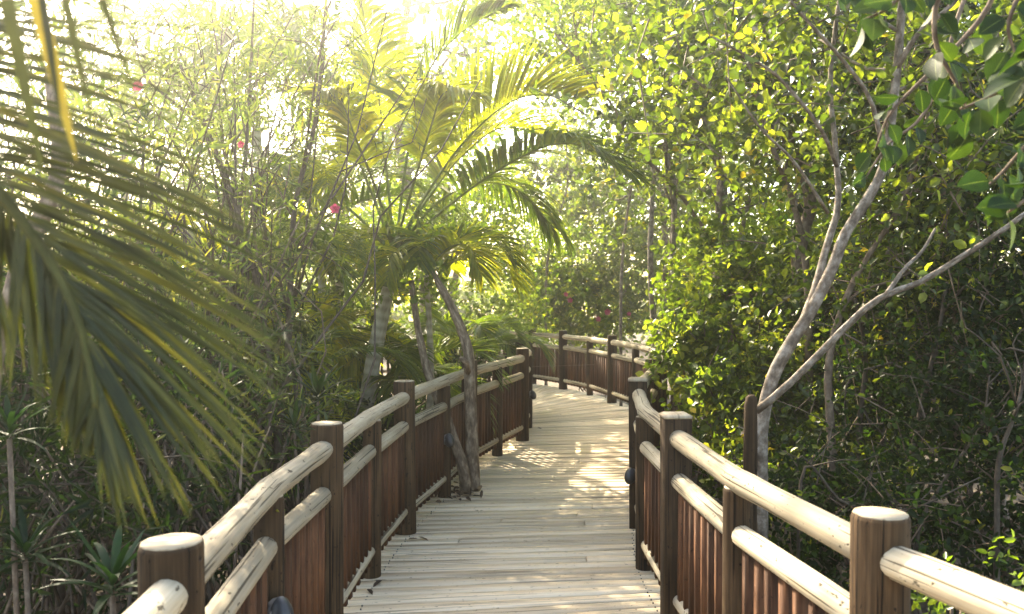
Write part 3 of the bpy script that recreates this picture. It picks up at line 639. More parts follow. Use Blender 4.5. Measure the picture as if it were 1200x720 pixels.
def near_palm():
    b = np.array((-1.95, 1.35, GZ)); o = thing('areca_palm', 'near palm on the left whose large olive frond hangs into view', 'palm', tuple(b))
    hd = np.array((-1.75, 1.30, 2.35))
    ring_trunk(o, [b, (b + hd) / 2 + np.array((.05, 0, 0)), hd], .07, .05, 30)
    D = 1.3
    pts = [hd, P(-330, -30, D), P(-170, 50, D), P(-40, 180, D), P(45, 285, D), P(86, 360, D - .03), P(104, 425, D - .05), P(112, 478, D - .07)]
    fr_pts = smooth_path(pts, 40)
    rg = np.random.default_rng(5); mb = MB(); tube(mb, fr_pts, np.linspace(.014, .004, 40), 8)
    fr = part('frond', mb, M['stem_olive'], o, True, label='olive frond hanging tip down across the left side')
    tan = nrm(np.gradient(fr_pts, axis=0)); n = 128
    for i, t in enumerate(np.linspace(.14, .99, n)):
        k = t * 39; i0 = min(38, int(k)); u = k - i0; p = fr_pts[i0] * (1 - u) + fr_pts[i0 + 1] * u; tg = nrm(tan[i0])
        # right-hand leaflets sweep right and fall; left-hand ones fall steeply
        ang = np.interp(t, [.22, .5, .75, 1], [2, -18, -41, -82]) + rg.normal() * 4.5
        L = np.interp(t, [.22, .45, .65, .8, .9, 1], [.60, .53, .38, .27, .20, .13]) * rg.uniform(.88, 1.08)
        d = np.array((math.cos(R(ang)), rg.uniform(-.25, .12), math.sin(R(ang))))
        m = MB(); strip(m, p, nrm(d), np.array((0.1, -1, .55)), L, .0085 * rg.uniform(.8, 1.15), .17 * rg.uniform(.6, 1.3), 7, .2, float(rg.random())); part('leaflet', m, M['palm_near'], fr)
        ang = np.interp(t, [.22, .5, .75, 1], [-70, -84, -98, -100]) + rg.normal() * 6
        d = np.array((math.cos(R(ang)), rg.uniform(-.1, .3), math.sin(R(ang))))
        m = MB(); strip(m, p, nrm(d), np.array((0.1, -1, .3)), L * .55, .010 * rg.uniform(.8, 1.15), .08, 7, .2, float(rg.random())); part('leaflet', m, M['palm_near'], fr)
    # upper frond: only its hanging tips come into the picture
    pts = [hd + (0, 0, .02), P(-200, -190, 1.0), P(-60, -130, .95), P(60, -80, .92), P(130, -30, .9)]
    q = smooth_path(pts, 30); mb = MB(); tube(mb, q, np.linspace(.012, .004, 30), 8); fr = part('frond', mb, M['stem_green'], o, True, label='yellowing frond overhead with tips dropping into the top left corner')
    for (x0, y0, x1, y1, w, mt) in ((22, -90, 84, 180, .017, 'palm_old'), (-10, -95, 48, 205, .015, 'palm_near'), (60, -80, 104, 140, .010, 'palm_near'), (40, -85, 70, 150, .009, 'palm_near'), (-40, -120, -6, 160, .012, 'palm_near'), (100, -60, 150, 110, .008, 'palm_near')):
        a = P(x0, y0, .92); e = P(x1, y1, .9); dd = e - a; L = np.linalg.norm(dd); m = MB(); up = np.array((.2, -1, .1))
        strip(m, a, nrm(dd + np.array((0.0, 0, .03))), up, L, w, .06, 8, .15, .6); part('leaflet', m, M[mt], fr)
near_palm()

# ------------------------------------------------------------------ strap-leaved plants low on the left
def strap_plant(label, c, n, L, w, seed, group='strap-leaved plants under the left thicket'):
    b = np.array((c[0], c[1], GZ)); o = thing('strap_leaf_plant', label, 'plant', tuple(b), group); rg = np.random.default_rng(seed); c = np.asarray(c)
    mb = MB(); tube(mb, [b, (b + c) / 2 + (.03, 0, 0), c], [.012, .010, .009], 7); part('stem', mb, M['bark_brown'], o, True)
    for i in range(n):
        a = i * 2.4 + rg.uniform(-.3, .3); el = np.interp(i, [0, n], [.1, 1.25]); d = np.array((math.cos(a) * math.cos(el), math.sin(a) * math.cos(el), math.sin(el)))
        m = MB(); strip(m, c + d * .01 + (0, 0, i * .003), d, np.array((0, 0, 1.0)) if el < 1 else np.array((d[0], d[1], .1)), L * rg.uniform(.75, 1.15), w, rg.uniform(.1, .4), 6, .2, float(rg.random())); part('leaf', m, M['palm_strap'], o)
strap_plant('dark strap-leaved rosette just left of the nearest railing post', P(130, 700, 2.7), 20, .24, .028, 1)
strap_plant('small strap-leaved rosette at the bottom left corner', P(28, 660, 3.0), 18, .22, .026, 2)
strap_plant('strap-leaved rosette at the left edge halfway up', P(10, 515, 3.0), 16, .20, .022, 3)
strap_plant('strap-leaved rosette among bare stems on the left', P(85, 428, 4.2), 16, .22, .024, 4)
strap_plant('strap-leaved rosette right behind the first tall left railing post', P(372, 470, 5.2), 18, .30, .034, 5)
strap_plant('strap-leaved rosette rising over the left railing near the second tall post', P(345, 505, 4.9), 14, .24, .028, 6)

# ------------------------------------------------------------------ left thicket
def thicket(label, base, blobs, seed, stems, r=.012, matn='leaf_lance', ls=.095, ratio=.17, top=None, lean=.25, stemmat='stick', per=8, clump=.22, group='tall thicket shrubs left of the boardwalk'):
    o = thing('thicket_shrub', label, 'shrub', tuple(base), group); rg = np.random.default_rng(seed); b = np.asarray(base, float)
    for i in range(stems):
        c, rad, n = blobs[rg.integers(0, len(blobs))]; e = np.asarray(c) + rg.normal(size=3) * np.asarray(rad) * np.array((.6, .5, .5))
        s0 = b + np.array((rg.normal() * .35, rg.normal() * .35, 0)); mb = MB(); limb(mb, s0, e, r * rg.uniform(.6, 1.5), r * .35, .10, 9, 5, seed * 19 + i)
        part('stem', mb, M[stemmat if rg.random() < .65 else 'bark_brown'], o, True)
    sm = MB(); lf = MB(); foliage(lf, blobs, per, ls, ratio, 'lance', seed, clump, .2, .2, .3, .05, 8, (sm, 3))
    part('twigs', sm, M[stemmat], o, True, kind='stuff'); part('foliage', lf, M[matn], o, kind='stuff')
    return o
def B(px, py, d, rx, ry, rz, n): return (P(px, py, d), (rx, ry, rz), n)
def base(px, d, dy=0):
    b = P(px, 300, d); b[2] = GZ; return b
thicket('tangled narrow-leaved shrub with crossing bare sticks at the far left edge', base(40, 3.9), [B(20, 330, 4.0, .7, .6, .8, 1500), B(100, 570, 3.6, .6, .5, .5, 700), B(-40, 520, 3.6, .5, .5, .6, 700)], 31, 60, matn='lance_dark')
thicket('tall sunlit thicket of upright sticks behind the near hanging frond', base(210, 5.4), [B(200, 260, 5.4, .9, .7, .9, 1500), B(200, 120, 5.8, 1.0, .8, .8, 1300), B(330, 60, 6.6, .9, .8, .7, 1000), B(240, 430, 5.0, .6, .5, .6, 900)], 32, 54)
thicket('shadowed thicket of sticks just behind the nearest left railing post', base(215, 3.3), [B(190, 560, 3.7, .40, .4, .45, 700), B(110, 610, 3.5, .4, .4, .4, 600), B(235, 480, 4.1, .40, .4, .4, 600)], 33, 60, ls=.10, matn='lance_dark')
thicket('upright narrow-leaved shrub with pinkish stems in front of the palms', base(330, 6.4), [B(285, 340, 6.8, .45, .6, .7, 800), B(270, 220, 7.0, .6, .6, .6, 500), B(290, 460, 6.2, .4, .5, .5, 600)], 34, 44)
thicket('yellowish narrow-leaved shrub below the tall ringed palm', base(400, 7.3), [B(345, 490, 7.4, .4, .5, .35, 800), B(270, 540, 6.2, .4, .3, .3, 500)], 35, 14, matn='leaf_yellow')
thicket('glare-bleached tall shrub whose tips reach the top left corner', base(60, 6.8), [B(40, 90, 6.8, 1.1, .9, .9, 1500), B(-60, 260, 6.4, 1.0, .8, .9, 1000)], 36, 20)
thicket('narrow-leaved shrub with loose top against the sky left of the tall palm', base(360, 10.5), [B(330, 120, 10.5, 1.1, .9, 1.1, 1200), B(200, 80, 10.5, 1.3, .9, 1.0, 1400)], 37, 14, ls=.15)
# leaning brown trunk at the left edge
o = thing('leaning_tree', 'blurred brown trunk leaning at the left edge behind the hanging frond', 'tree', tuple(base(-80, 3.0)))
mb = MB(); tube(mb, smooth_path([base(-80, 3.0), P(-15, 440, 3.0), P(10, 370, 3.05), P(32, 290, 3.1), P(70, 200, 3.2), P(60, 90, 3.4)], 20), np.linspace(.05, .022, 20), 10, wob=.06); part('trunk', mb, M['bark_brown'], o, True)
mb = MB(); foliage(mb, [B(60, 40, 3.8, .6, .5, .4, 350), B(-60, 10, 3.4, .5, .5, .5, 350)], 7, .08, .25, 'lance', 4); part('crown', mb, M['leaf_lance'], o, kind='stuff')
# tall pinkish stems on the left
for k, (pp, d, r, lb) in enumerate([
    ([(325, 520), (338, 400), (345, 250), (372, 130), (385, -30)], 6.2, .035, 'slim pale trunk rising behind the left thicket towards the glare'),
    ([(300, 560), (318, 470), (300, 330), (262, 200), (205, 60)], 5.4, .028, 'slim bent trunk crossing behind the tips of the hanging frond'),
    ([(270, 600), (268, 450), (275, 300), (290, 160), (300, -20)], 5.8, .026, 'straight slim trunk in the brightest glare of the left side'),
    ([(70, 640), (95, 520), (80, 400), (30, 300), (10, 200)], 3.8, .024, 'thin crooked trunk with peeling bark low on the left'),
    ([(130, 640), (128, 540), (140, 420), (160, 300), (170, 160)], 4.2, .022, 'thin upright trunk behind the strap-leaved rosette')]):
    b0 = base(pp[0][0], d); o = thing('slender_tree', lb, 'tree', tuple(b0), 'slender trunks in the left thicket')
    pts = [b0] + [P(x, y, d + .15 * i) for i, (x, y) in enumerate(pp)]
    mb = MB(); tube(mb, smooth_path(pts, 26), np.linspace(r, r * .35, 26), 8, wob=.07, seed=k); part('trunk', mb, M['stick'], o, True)
    e = pts[-1]; sm = MB()
    for z in range(5): limb(sm, smooth_path(pts, 26)[rng.integers(10, 24)], e + rng.normal(size=3) * .6, .01, .003, .12, 7, 4, 900 + k * 9 + z)
    part('twigs', sm, M['stick'], o, True, kind='stuff')
    mb = MB(); foliage(mb, [(e, (.8, .7, .6), 420), (pts[-2], (.5, .5, .5), 200)], 7, .085, .2, 'lance', 60 + k); part('crown', mb, M['leaf_lance'], o, kind='stuff')

def flower(label, px, py, d, r, seed):
    c = P(px, py, d); o = thing('red_flower', label, 'flower', tuple(c), 'red blooms in the greenery'); rg = np.random.default_rng(seed)
    mb = MB(); tube(mb, [c + (.02, .06, -.16), c + (0, .01, -.02)], [.004, .003], 5); part('stalk', mb, M['stem_green'], o, True)
    for k in range(5):
        a = k * 1.257 + .3; f = np.array((0, -1, .15)); d_ = nrm(np.array((math.cos(a), -.35, math.sin(a)))); m = MB()
        leaves(m, np.array([c]), np.array([d_]), np.array([f]), r, r * 1.1, 'obovate', rg, val=np.array([rg.random()]), curl=.2); part('petal', m, M['flower'], o)
    for k in range(4):
        d_ = nrm(np.array((rg.normal(), -1, rg.normal()))); m = MB(); leaves(m, np.array([c]), np.array([d_]), np.array([(0.1, .2, 1)]), r * .6, r * .6, 'obovate', rg, val=np.array([.8]), curl=.3); part('petal', m, M['flower'], o)
flower('red bloom on a stalk high in the left glare above the hanging frond', 163, 102, 4.2, .030, 1)
flower('deep pink bloom between the slim trunks and the tall palm', 393, 245, 6.2, .040, 2)
flower('faint pink bloom low in the glare beside the slim bent trunk', 283, 170, 5.4, .024, 3)

# ------------------------------------------------------------------ right side: the pale tree and the cut pole beside the railing
def pale_tree():
    d = 4.3; b = P(893, 500, d); b[2] = GZ
    tp = [b, P(892, 560, d), P(893, 500, d), P(905, 445, d), P(925, 405, d), P(950, 365, d), P(975, 315, d), P(990, 275, d), P(1015, 235, d), P(1035, 195, d), P(1045, 130, d), P(1052, 60, d), P(1056, 0, d), P(1062, -80, d)]
    ex = [([P(886, 482, d - .1), P(920, 455, d - .15), P(965, 410, d - .2), P(1010, 365, d - .25), P(1040, 345, d - .3), P(1080, 330, d - .3), P(1120, 305, d - .35), P(1160, 280, d - .4), P(1215, 240, d - .45)], .020, .011),
          ([P(1038, 346, d - .3), P(1060, 315, d - .25), P(1080, 295, d - .2), P(1096, 268, d - .2)], .012, .006),
          ([P(938, 385, d + .05), P(955, 340, d + .1), P(968, 290, d + .15), P(982, 240, d + .2), P(978, 170, d + .25), P(972, 90, d + .3), P(985, -20, d + .3)], .024, .011),
          ([P(1036, 190, d), P(1020, 120, d - .1), P(985, 70, d - .2), P(940, 20, d - .3), P(905, -20, d - .3)], .013, .006),
          ([P(980, 195, d + .2), P(960, 150, d), P(915, 95, d - .1), P(880, 70, d - .2), P(835, 45, d - .3)], .012, .005),
          ([P(1048, 85, d), P(1075, 40, d - .1), P(1120, 0, d - .2), P(1150, -60, d - .2)], .014, .008),
          ([P(970, 250, d + .1), P(930, 190, d), P(890, 150, d - .1), P(850, 90, d - .2)], .010, .004)]
    tree('pale_barked_tree', 'pale smooth tree leaning over the right railing with a long bare side branch', 'tree', b, tp, .038, .018,
         [B(1100, 20, 4.9, .5, .4, .4, 800), B(930, 60, 4.9, .6, .5, .45, 1200), B(1160, 120, 4.9, .5, .5, .5, 900), B(850, 20, 4.6, .5, .5, .35, 900), B(1000, -80, 4.6, .7, .7, .3, 400)],
         'leaf_bright', .068, 'bark_pale', per=6, ratio=.62, seed=41, extra_limbs=ex, sides=12, tn=40, twigs_every=4, sub=2)
pale_tree()
def cut_pole():
    d = 4.05; b = P(880, 500, d); b[2] = GZ; o = thing('cut_sapling', 'cut dark sapling stub with a rounded top standing behind the right railing', 'tree stump', tuple(b))
    mb = MB(); tube(mb, [b, P(879, 600, d), P(880, 520, d), P(880, 476, d), P(881, 466, d), P(881, 463, d)], [.038, .034, .032, .030, .026, .012], 12, wob=.06); part('trunk', mb, M['post'], o, True)
cut_pole()

# big leaves in the top right corner: a near tree standing outside the frame
def big_leaf_tree():
    b = np.array((2.35, 2.3, GZ)); o = thing('broad_leaf_tree', 'near tree with large dark oval leaves hanging into the top right corner', 'tree', tuple(b))
    tp = smooth_path([b, (2.3, 2.3, .8), (2.2, 2.35, 1.8), (1.95, 2.4, 2.5), (1.75, 2.4, 2.9)], 20); mb = MB(); tube(mb, tp, np.linspace(.07, .03, 20), 12, wob=.05); part('trunk', mb, M['bark_pale'], o, True)
    rg = np.random.default_rng(8)
    tw = [([(1290, -60), (1220, 60), (1165, 110), (1120, 130)], 2.2), ([(1290, -40), (1235, 120), (1185, 190), (1150, 225)], 2.2), ([(1200, -60), (1150, 20), (1100, 75), (1045, 130), (1025, 175)], 2.6),
          ([(1100, -90), (1075, -30), (1040, 10), (1010, 25)], 2.3), ([(1290, 60), (1250, 150), (1215, 220), (1180, 250)], 2.1), ([(1230, -80), (1200, -20), (1180, 30), (1190, 70)], 2.1),
          ([(1140, -60), (1100, -10), (1095, 50), (1120, 100), (1140, 150)], 2.4), ([(1160, -60), (1090, 120), (1040, 170), (1010, 215)], 3.2), ([(1000, -90), (990, -40), (985, -10)], 2.6), ([(1290, 10), (1240, 40), (1205, 90)], 1.9)]
    for k, (pp, d) in enumerate(tw):
        q = smooth_path([tp[-1 - (k % 5)]] + [P(x, y, d) for x, y in pp], 20); mb = MB(); tube(mb, q, np.linspace(.012, .003, 20), 6, wob=.08)
        br = part('branch', mb, M['bark_brown'], o, True)
        m = 13
        for i in range(m):
            t = .42 + .58 * i / (m - 1) ; ii = min(19, int(t * 19)); p = q[ii]; tg = nrm(q[min(19, ii + 1)] - q[ii - 1])
            sd = nrm(np.cross(tg, rg.normal(size=3))); dd = nrm(tg * .5 + sd * 1.0 + np.array((0, 0, -.45)))
            nr = nrm(rg.normal(size=3) * .7 + np.array((0, -.6, .6))); L = rg.uniform(.062, .095)
            # 12-sided leaf blade, folded
            s = nrm(np.cross(dd, nr)); nn = np.cross(s, dd); ts = np.linspace(0, 1, 7); pr = np.array([0, .62, .92, 1, .86, .55, 0]) * L * .37
            c = p + dd * (.018) + dd[None] * (L * ts)[:, None] - nn[None] * (L * .22 * ts ** 2)[:, None]
            V = np.concatenate([c, c + s * pr[:, None] + nn * (pr * .3)[:, None], c - s * pr[:, None] + nn * (pr * .3)[:, None]]); F = []; U = []
            for z in range(6):
                F.append((z, z + 1, 8 + z, 7 + z)); U.append([(ts[z], 0), (ts[z + 1], 0), (ts[z + 1], .9), (ts[z], .9)])
                F.append((z + 1, z, 14 + z, 15 + z)); U.append([(ts[z + 1], 0), (ts[z], 0), (ts[z], -.9), (ts[z + 1], -.9)])
            mb = MB(); mb.add(V, [np.array(F)], [np.array(U)], float(rg.random())); st = [p, p + dd * .019]; tube(mb, st, [.0022, .0018], 4, val=.9)
            part('leaf', mb, M['leaf_big'], br, True)
big_leaf_tree()

# ------------------------------------------------------------------ right side shrubs and trees
def RS(label, px, d, blobs, matn, ls, seed, stems=7, **k):
    return shrub('leafy_shrub', label, base(px, d), stems, blobs, matn, ls, seed=seed, group='leafy shrubs right of the boardwalk', **k)
RS('dense round-leaved bush spilling over the right railing at the bend', 830, 7.6, [B(850, 400, 7.6, .6, .7, .7, 4600), B(880, 500, 7.0, .5, .55, .6, 3400), B(838, 330, 8.3, .55, .6, .5, 2400), B(920, 340, 8.0, .6, .7, .55, 2600)], 'leaf_lit', .072, 51, per=6, ratio=.72, clump=.12, twig=.13, twigs_every=6, cl=13)
RS('mid green bush behind the bare side branch of the pale tree', 1010, 6.4, [B(1000, 430, 6.6, .8, .7, .7, 7500), B(1060, 350, 6.8, .9, .7, .6, 6000), B(960, 550, 6.0, .6, .5, .45, 3000)], 'leaf_bright', .060, 52, per=6, ratio=.62, clump=.14, twig=.15, twigs_every=6, cl=13)
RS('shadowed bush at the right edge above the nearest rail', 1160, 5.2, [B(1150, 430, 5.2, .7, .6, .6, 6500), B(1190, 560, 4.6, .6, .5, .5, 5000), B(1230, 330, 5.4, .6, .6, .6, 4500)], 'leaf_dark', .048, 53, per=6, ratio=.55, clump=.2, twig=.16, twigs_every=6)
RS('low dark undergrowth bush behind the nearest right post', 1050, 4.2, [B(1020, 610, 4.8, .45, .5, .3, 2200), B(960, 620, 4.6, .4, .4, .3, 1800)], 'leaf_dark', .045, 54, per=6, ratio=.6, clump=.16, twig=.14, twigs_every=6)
RS('small sunlit seedling bush under the nearest right rail', 1160, 2.9, [B(1165, 690, 3.2, .25, .2, .10, 240), B(1115, 690, 3.3, .22, .2, .10, 180)], 'leaf_yellow', .040, 55, stems=5, per=6, ratio=.6, clump=.1, twig=.1)
RS('tall yellow-green bush towering behind the round-leaved bush', 890, 10.5, [B(900, 290, 10.5, 1.0, .9, .7, 2600), B(980, 240, 10.0, 1.0, .8, .8, 2200), B(860, 320, 11.5, .8, .8, .7, 2600)], 'leaf_yellow', .085, 56, per=6, ratio=.6, clump=.26, twig=.2)
RS('leafy green bush closing the view at the far right', 1130, 8.8, [B(1120, 280, 8.8, 1.2, .8, 1.0, 4600), B(1040, 420, 8.4, 1.1, .8, .9, 5000), B(1190, 440, 8.0, 1.0, .8, 1.0, 5000)], 'leaf_bright', .075, 57, per=6, ratio=.6, clump=.26, twig=.2)
RS('bush growing close behind the right railing past the bend', 775, 10.8, [B(838, 350, 11.0, .55, .7, .7, 4500), B(838, 430, 10.4, .45, .6, .6, 2500)], 'leaf_lit', .07, 58, per=6, ratio=.65, clump=.2, twig=.16)

def RT(label, px, d, trunk, r, blobs, matn, ls, seed, bark='bark_pale', group='trees right of the boardwalk', **k):
    b = base(px, d); return tree('broadleaf_tree', label, 'tree', b, [b] + [P(x, y, d + dd) for x, y, dd in trunk], r, r * .35, blobs, matn, ls, bark, seed=seed, group=group, **k)
RT('grey tree with twisting limbs left of the pale leaning tree', 960, 7.2, [(945, 400, 0), (935, 300, 0), (950, 230, .1), (915, 150, .2), (900, 40, .3), (880, -60, .3)], .075,
   [B(900, 60, 7.2, 1.0, .9, .7, 3000), B(990, 130, 7.4, .9, .8, .6, 2300), B(840, 110, 7.0, .7, .8, .5, 1700), B(960, -60, 7.0, 1.0, 1.0, .5, 900)], 'leaf_bright', .08, 61, bark='bark_brown', per=6, twigs_every=6)
RT('slender straight tree whose pale stem stands at the far bend', 775, 12.4, [(768, 400, 0), (762, 300, 0), (765, 180, .1), (750, 60, .1)], .06,
   [B(765, 40, 12.0, 1.0, 1.0, .6, 2600), B(690, 30, 12.0, 1.1, 1.0, .7, 2000), B(820, 130, 12.2, .6, .8, .6, 1500)], 'leaf_yellow', .095, 62, per=6)
RT('forked grey tree standing over the round-leaved bush', 845, 10.2, [(843, 300, 0), (845, 200, 0), (820, 120, .1), (800, 30, .2), (790, -60, .2)], .085,
   [B(800, 20, 9.8, 1.0, 1.0, .6, 2000), B(890, 10, 9.6, 1.0, 1.0, .7, 2000), B(720, 50, 10.0, .8, .9, .4, 1200)], 'leaf_bright', .085, 63, per=6,
   extra_limbs=[([P(780, 330, 10.3), P(790, 260, 10.3), P(782, 180, 10.3), P(740, 160, 10.2), P(700, 130, 10)], .05, .012)])
RT('leaning trunk with curved limb crossing the gap of sky near the centre', 830, 9.4, [(830, 310, 0), (815, 255, 0), (780, 210, 0), (740, 170, 0), (715, 120, -.1), (650, 40, -.3)], .028,
   [B(640, 20, 9.6, .9, .8, .4, 1300), B(720, 0, 9.2, .8, .8, .4, 1000)], 'leaf_yellow', .075, 64, bark='bark_brown', per=6)
RT('dark trunked tree at the right edge behind the large oval leaves', 1180, 6.6, [(1150, 420, 0), (1130, 300, 0), (1140, 200, .1), (1110, 100, .1), (1120, -40, .1)], .06,
   [B(1120, 170, 6.6, .8, .7, .7, 2600), B(1190, 40, 6.4, .9, .8, .7, 2600), B(1080, 0, 6.6, .8, .8, .6, 1900), B(1250, 200, 6.2, .8, .8, .8, 2000)], 'leaf_dark', .075, 65, bark='bark_brown', per=6, twigs_every=6)
RT('thin brown tree rising behind the nearest right post', 985, 5.2, [(975, 520, 0), (972, 420, 0), (1000, 330, .1), (1060, 230, .1), (1090, 120, .1)], .03,
   [B(1090, 230, 5.3, .5, .5, .4, 1500), B(1040, 300, 5.3, .5, .5, .35, 1200)], 'leaf_bright', .06, 66, bark='bark_brown', per=6, twigs_every=5)

for k, (pp, d, r, lb) in enumerate([
    ([(790, 420), (786, 330), (790, 250), (780, 180), (784, 60)], 9.4, .040, 'pale upright stem just right of the far bend'),
    ([(846, 400), (844, 300), (846, 215), (838, 120), (850, 10)], 8.8, .042, 'pale upright stem above the round-leaved bush'),
    ([(862, 380), (868, 280), (884, 215), (915, 130), (930, 20)], 9.0, .030, 'slim pale stem leaning right above the round-leaved bush'),
    ([(948, 420), (945, 320), (930, 240), (900, 160), (872, 60)], 6.3, .036, 'dark slim stem leaning left behind the pale leaning tree'),
    ([(1035, 420), (1040, 310), (1052, 250), (1072, 180), (1100, 90)], 6.6, .034, 'grey slim stem right of the pale leaning tree'),
    ([(1118, 520), (1122, 400), (1112, 310), (1128, 210), (1165, 120)], 5.6, .026, 'brown slim stem behind the end of the bare side branch'),
    ([(728, 330), (735, 250), (742, 190), (728, 110), (735, 20)], 13.5, .028, 'thin stem in front of the sky gap beyond the bend'),
    ([(640, 330), (648, 270), (665, 215), (660, 130)], 18.5, .035, 'short grey leaning stem beside the central sky gap')]):
    b0 = base(pp[0][0], d); o = thing('slender_tree', lb, 'tree', tuple(b0), 'slender trunks on the right and beyond the bend')
    pts = [b0] + [P(x, y, d) for x, y in pp]; q = smooth_path(pts, 26); mb = MB(); tube(mb, q, np.linspace(r, r * .4, 26), 8, wob=.07, seed=k); part('trunk', mb, M['bark_pale' if k not in (3, 5) else 'bark_brown'], o, True)
    sm = MB(); bl = []
    for z in range(6): i = rng.integers(12, 25); e = q[i] + rng.normal(size=3) * np.array((.5, .4, .3)) + (0, 0, .35); limb(sm, q[i], e, r * .35, .004, .12, 7, 4, 800 + k * 9 + z); bl.append((e, (.35, .35, .25), 110))
    part('twigs', sm, M['bark_pale'], o, True, kind='stuff')
    mb = MB(); foliage(mb, bl, 6, .008 * d + .01, .62, seed=640 + k, clump=.15, twig=.15); part('crown', mb, M['leaf_bright'], o, kind='stuff')

# bare sticks in the right understory
for k, (pp, d, r, lb) in enumerate([
    ([(1062, 600), (1080, 480), (1098, 400), (1110, 330)], 5.0, .024, 'bare grey stick leaning in the shade behind the right railing'),
    ([(1170, 620), (1172, 540), (1195, 470), (1205, 400)], 4.2, .018, 'thin pale stick upright at the right edge'),
    ([(1075, 640), (1110, 560), (1150, 500), (1160, 440)], 4.4, .012, 'thin crooked twig crossing the dark undergrowth'),
    ([(940, 560), (990, 590), (1060, 600), (1150, 560)], 4.3, .010, 'nearly level dead twig low behind the right railing'),
    ([(1010, 600), (1008, 500), (1015, 420), (1002, 350)], 5.6, .028, 'grey stem half hidden behind the bare side branch')]):
    b0 = base(pp[0][0], d); o = thing('bare_sapling', lb, 'sapling', tuple(b0), 'bare saplings in the right undergrowth')
    pts = [b0] + [P(x, y, d) for x, y in pp]; mb = MB(); q = smooth_path(pts, 22); tube(mb, q, np.linspace(r, r * .4, 22), 8, wob=.08, seed=k); part('trunk', mb, M['stick'], o, True)
    sm = MB()
    for z in range(6): i = rng.integers(7, 21); limb(sm, q[i], q[i] + rng.normal(size=3) * np.array((.35, .25, .25)) + (0, 0, .15), r * .4, .002, .2, 7, 4, 700 + k * 9 + z)
    part('twigs', sm, M['stick'], o, True, kind='stuff')

# ------------------------------------------------------------------ centre and left background
def CB(label, px, d, blobs, matn, ls, seed, stems=6, group='shrubs behind the far bend', **k):
    return shrub('background_shrub', label, base(px, d), stems, blobs, matn, ls, seed=seed, group=group, **k)
CB('broad bright green bush directly behind the far curve of the railing', 680, 19.6, [B(690, 360, 19.6, 1.6, .8, .9, 5000), B(640, 330, 20, 1.2, .8, 1.0, 3200), B(740, 320, 19.6, 1.2, .8, 1.1, 3400)], 'leaf_lit', .12, 71, per=6, clump=.3, twig=.25, ratio=.65)
CB('tall yellow-green bush behind the far railing beside the sky gap', 700, 21.5, [B(690, 240, 21.5, 1.2, .9, 1.0, 2600), B(760, 250, 21, 1.2, .9, 1.1, 2600)], 'leaf_lit', .14, 72, per=6, clump=.35, twig=.3)
CB('dark green bush left of the far bend behind the deck trunk', 590, 17.0, [B(585, 360, 17, 1.0, .8, .9, 3200), B(530, 340, 17.5, 1.2, .8, 1.1, 3200)], 'leaf_yellow', .11, 73, per=6, clump=.3, twig=.25)
CB('yellow bush glowing behind the short bright palm', 500, 14.5, [B(510, 300, 14.5, 1.1, .8, .9, 2600), B(560, 250, 15.5, .9, .8, .8, 1900), B(440, 340, 14, 1.1, .8, 1.1, 2600)], 'leaf_yellow', .11, 74, per=6, clump=.32, twig=.28)
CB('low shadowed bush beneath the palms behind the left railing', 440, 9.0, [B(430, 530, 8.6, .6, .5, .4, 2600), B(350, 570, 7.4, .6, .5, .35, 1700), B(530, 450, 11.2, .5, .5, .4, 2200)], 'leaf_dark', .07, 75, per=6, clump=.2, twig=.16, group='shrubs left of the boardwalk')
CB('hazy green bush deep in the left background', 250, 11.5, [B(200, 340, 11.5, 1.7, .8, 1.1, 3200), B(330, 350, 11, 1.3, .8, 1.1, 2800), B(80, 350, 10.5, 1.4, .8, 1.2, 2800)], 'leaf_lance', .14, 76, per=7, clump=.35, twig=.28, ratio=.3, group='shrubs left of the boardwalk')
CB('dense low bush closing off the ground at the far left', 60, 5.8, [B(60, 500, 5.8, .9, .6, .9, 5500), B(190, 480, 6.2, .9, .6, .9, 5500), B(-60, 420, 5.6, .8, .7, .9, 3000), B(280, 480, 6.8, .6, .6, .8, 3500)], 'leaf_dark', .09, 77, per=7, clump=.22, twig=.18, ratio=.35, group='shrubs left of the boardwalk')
# red blooms on the bush behind the bend
for k, (x, y, lb) in enumerate([(663, 345, 'red bloom high on the bush behind the far railing'), (701, 374, 'red bloom just above the far top rail'), (712, 366, 'small red bloom above the tall far post'), (737, 368, 'red bloom right of the tall far post'), (668, 352, 'lower twin of the high red bloom behind the far railing')]):
    flower(lb, x, y, 18.4, .055 + .012 * (k % 3), 20 + k)

# prototypes of taller background trees, then copies
def bg_tree(label, loc, h, spread, matn, ls, n, seed, bark='bark_pale'):
    b = np.array((0, 0, 0.0)); rg = np.random.default_rng(seed)
    tr = [b, (.15, 0, h * .3), (rg.normal() * .25, rg.normal() * .25, h * .6), (rg.normal() * .4, 0, h * .9)]
    bl = [((rg.normal() * spread * .55, rg.normal() * spread * .5, h * rg.uniform(.55, 1.0)), (spread * .5, spread * .5, h * .12), n // 7) for _ in range(7)]
    root = thing('background_tree', label, 'tree', (0, 0, 0), 'tall trees standing behind the thickets')
    tree('', '', '', b, tr, .11, .04, bl, matn, ls, bark, per=6, seed=seed, clump=.38, twig=.32, root=root, hollow=.2)
    root.location = loc; return root
t1 = bg_tree('tall airy tree behind the far bend right of centre', (3.0, 17.5, GZ), 6.5, 2.2, 'leaf_bright', .13, 4500, 81)
t2 = bg_tree('tall yellow-green tree left of the centre sky gap', (-1.6, 20.5, GZ), 6.8, 2.1, 'leaf_yellow', .14, 3600, 82)
t3 = bg_tree('thin-crowned tree high in the left glare', (-6.2, 14.5, GZ), 7.0, 2.2, 'leaf_lance', .13, 2000, 83)
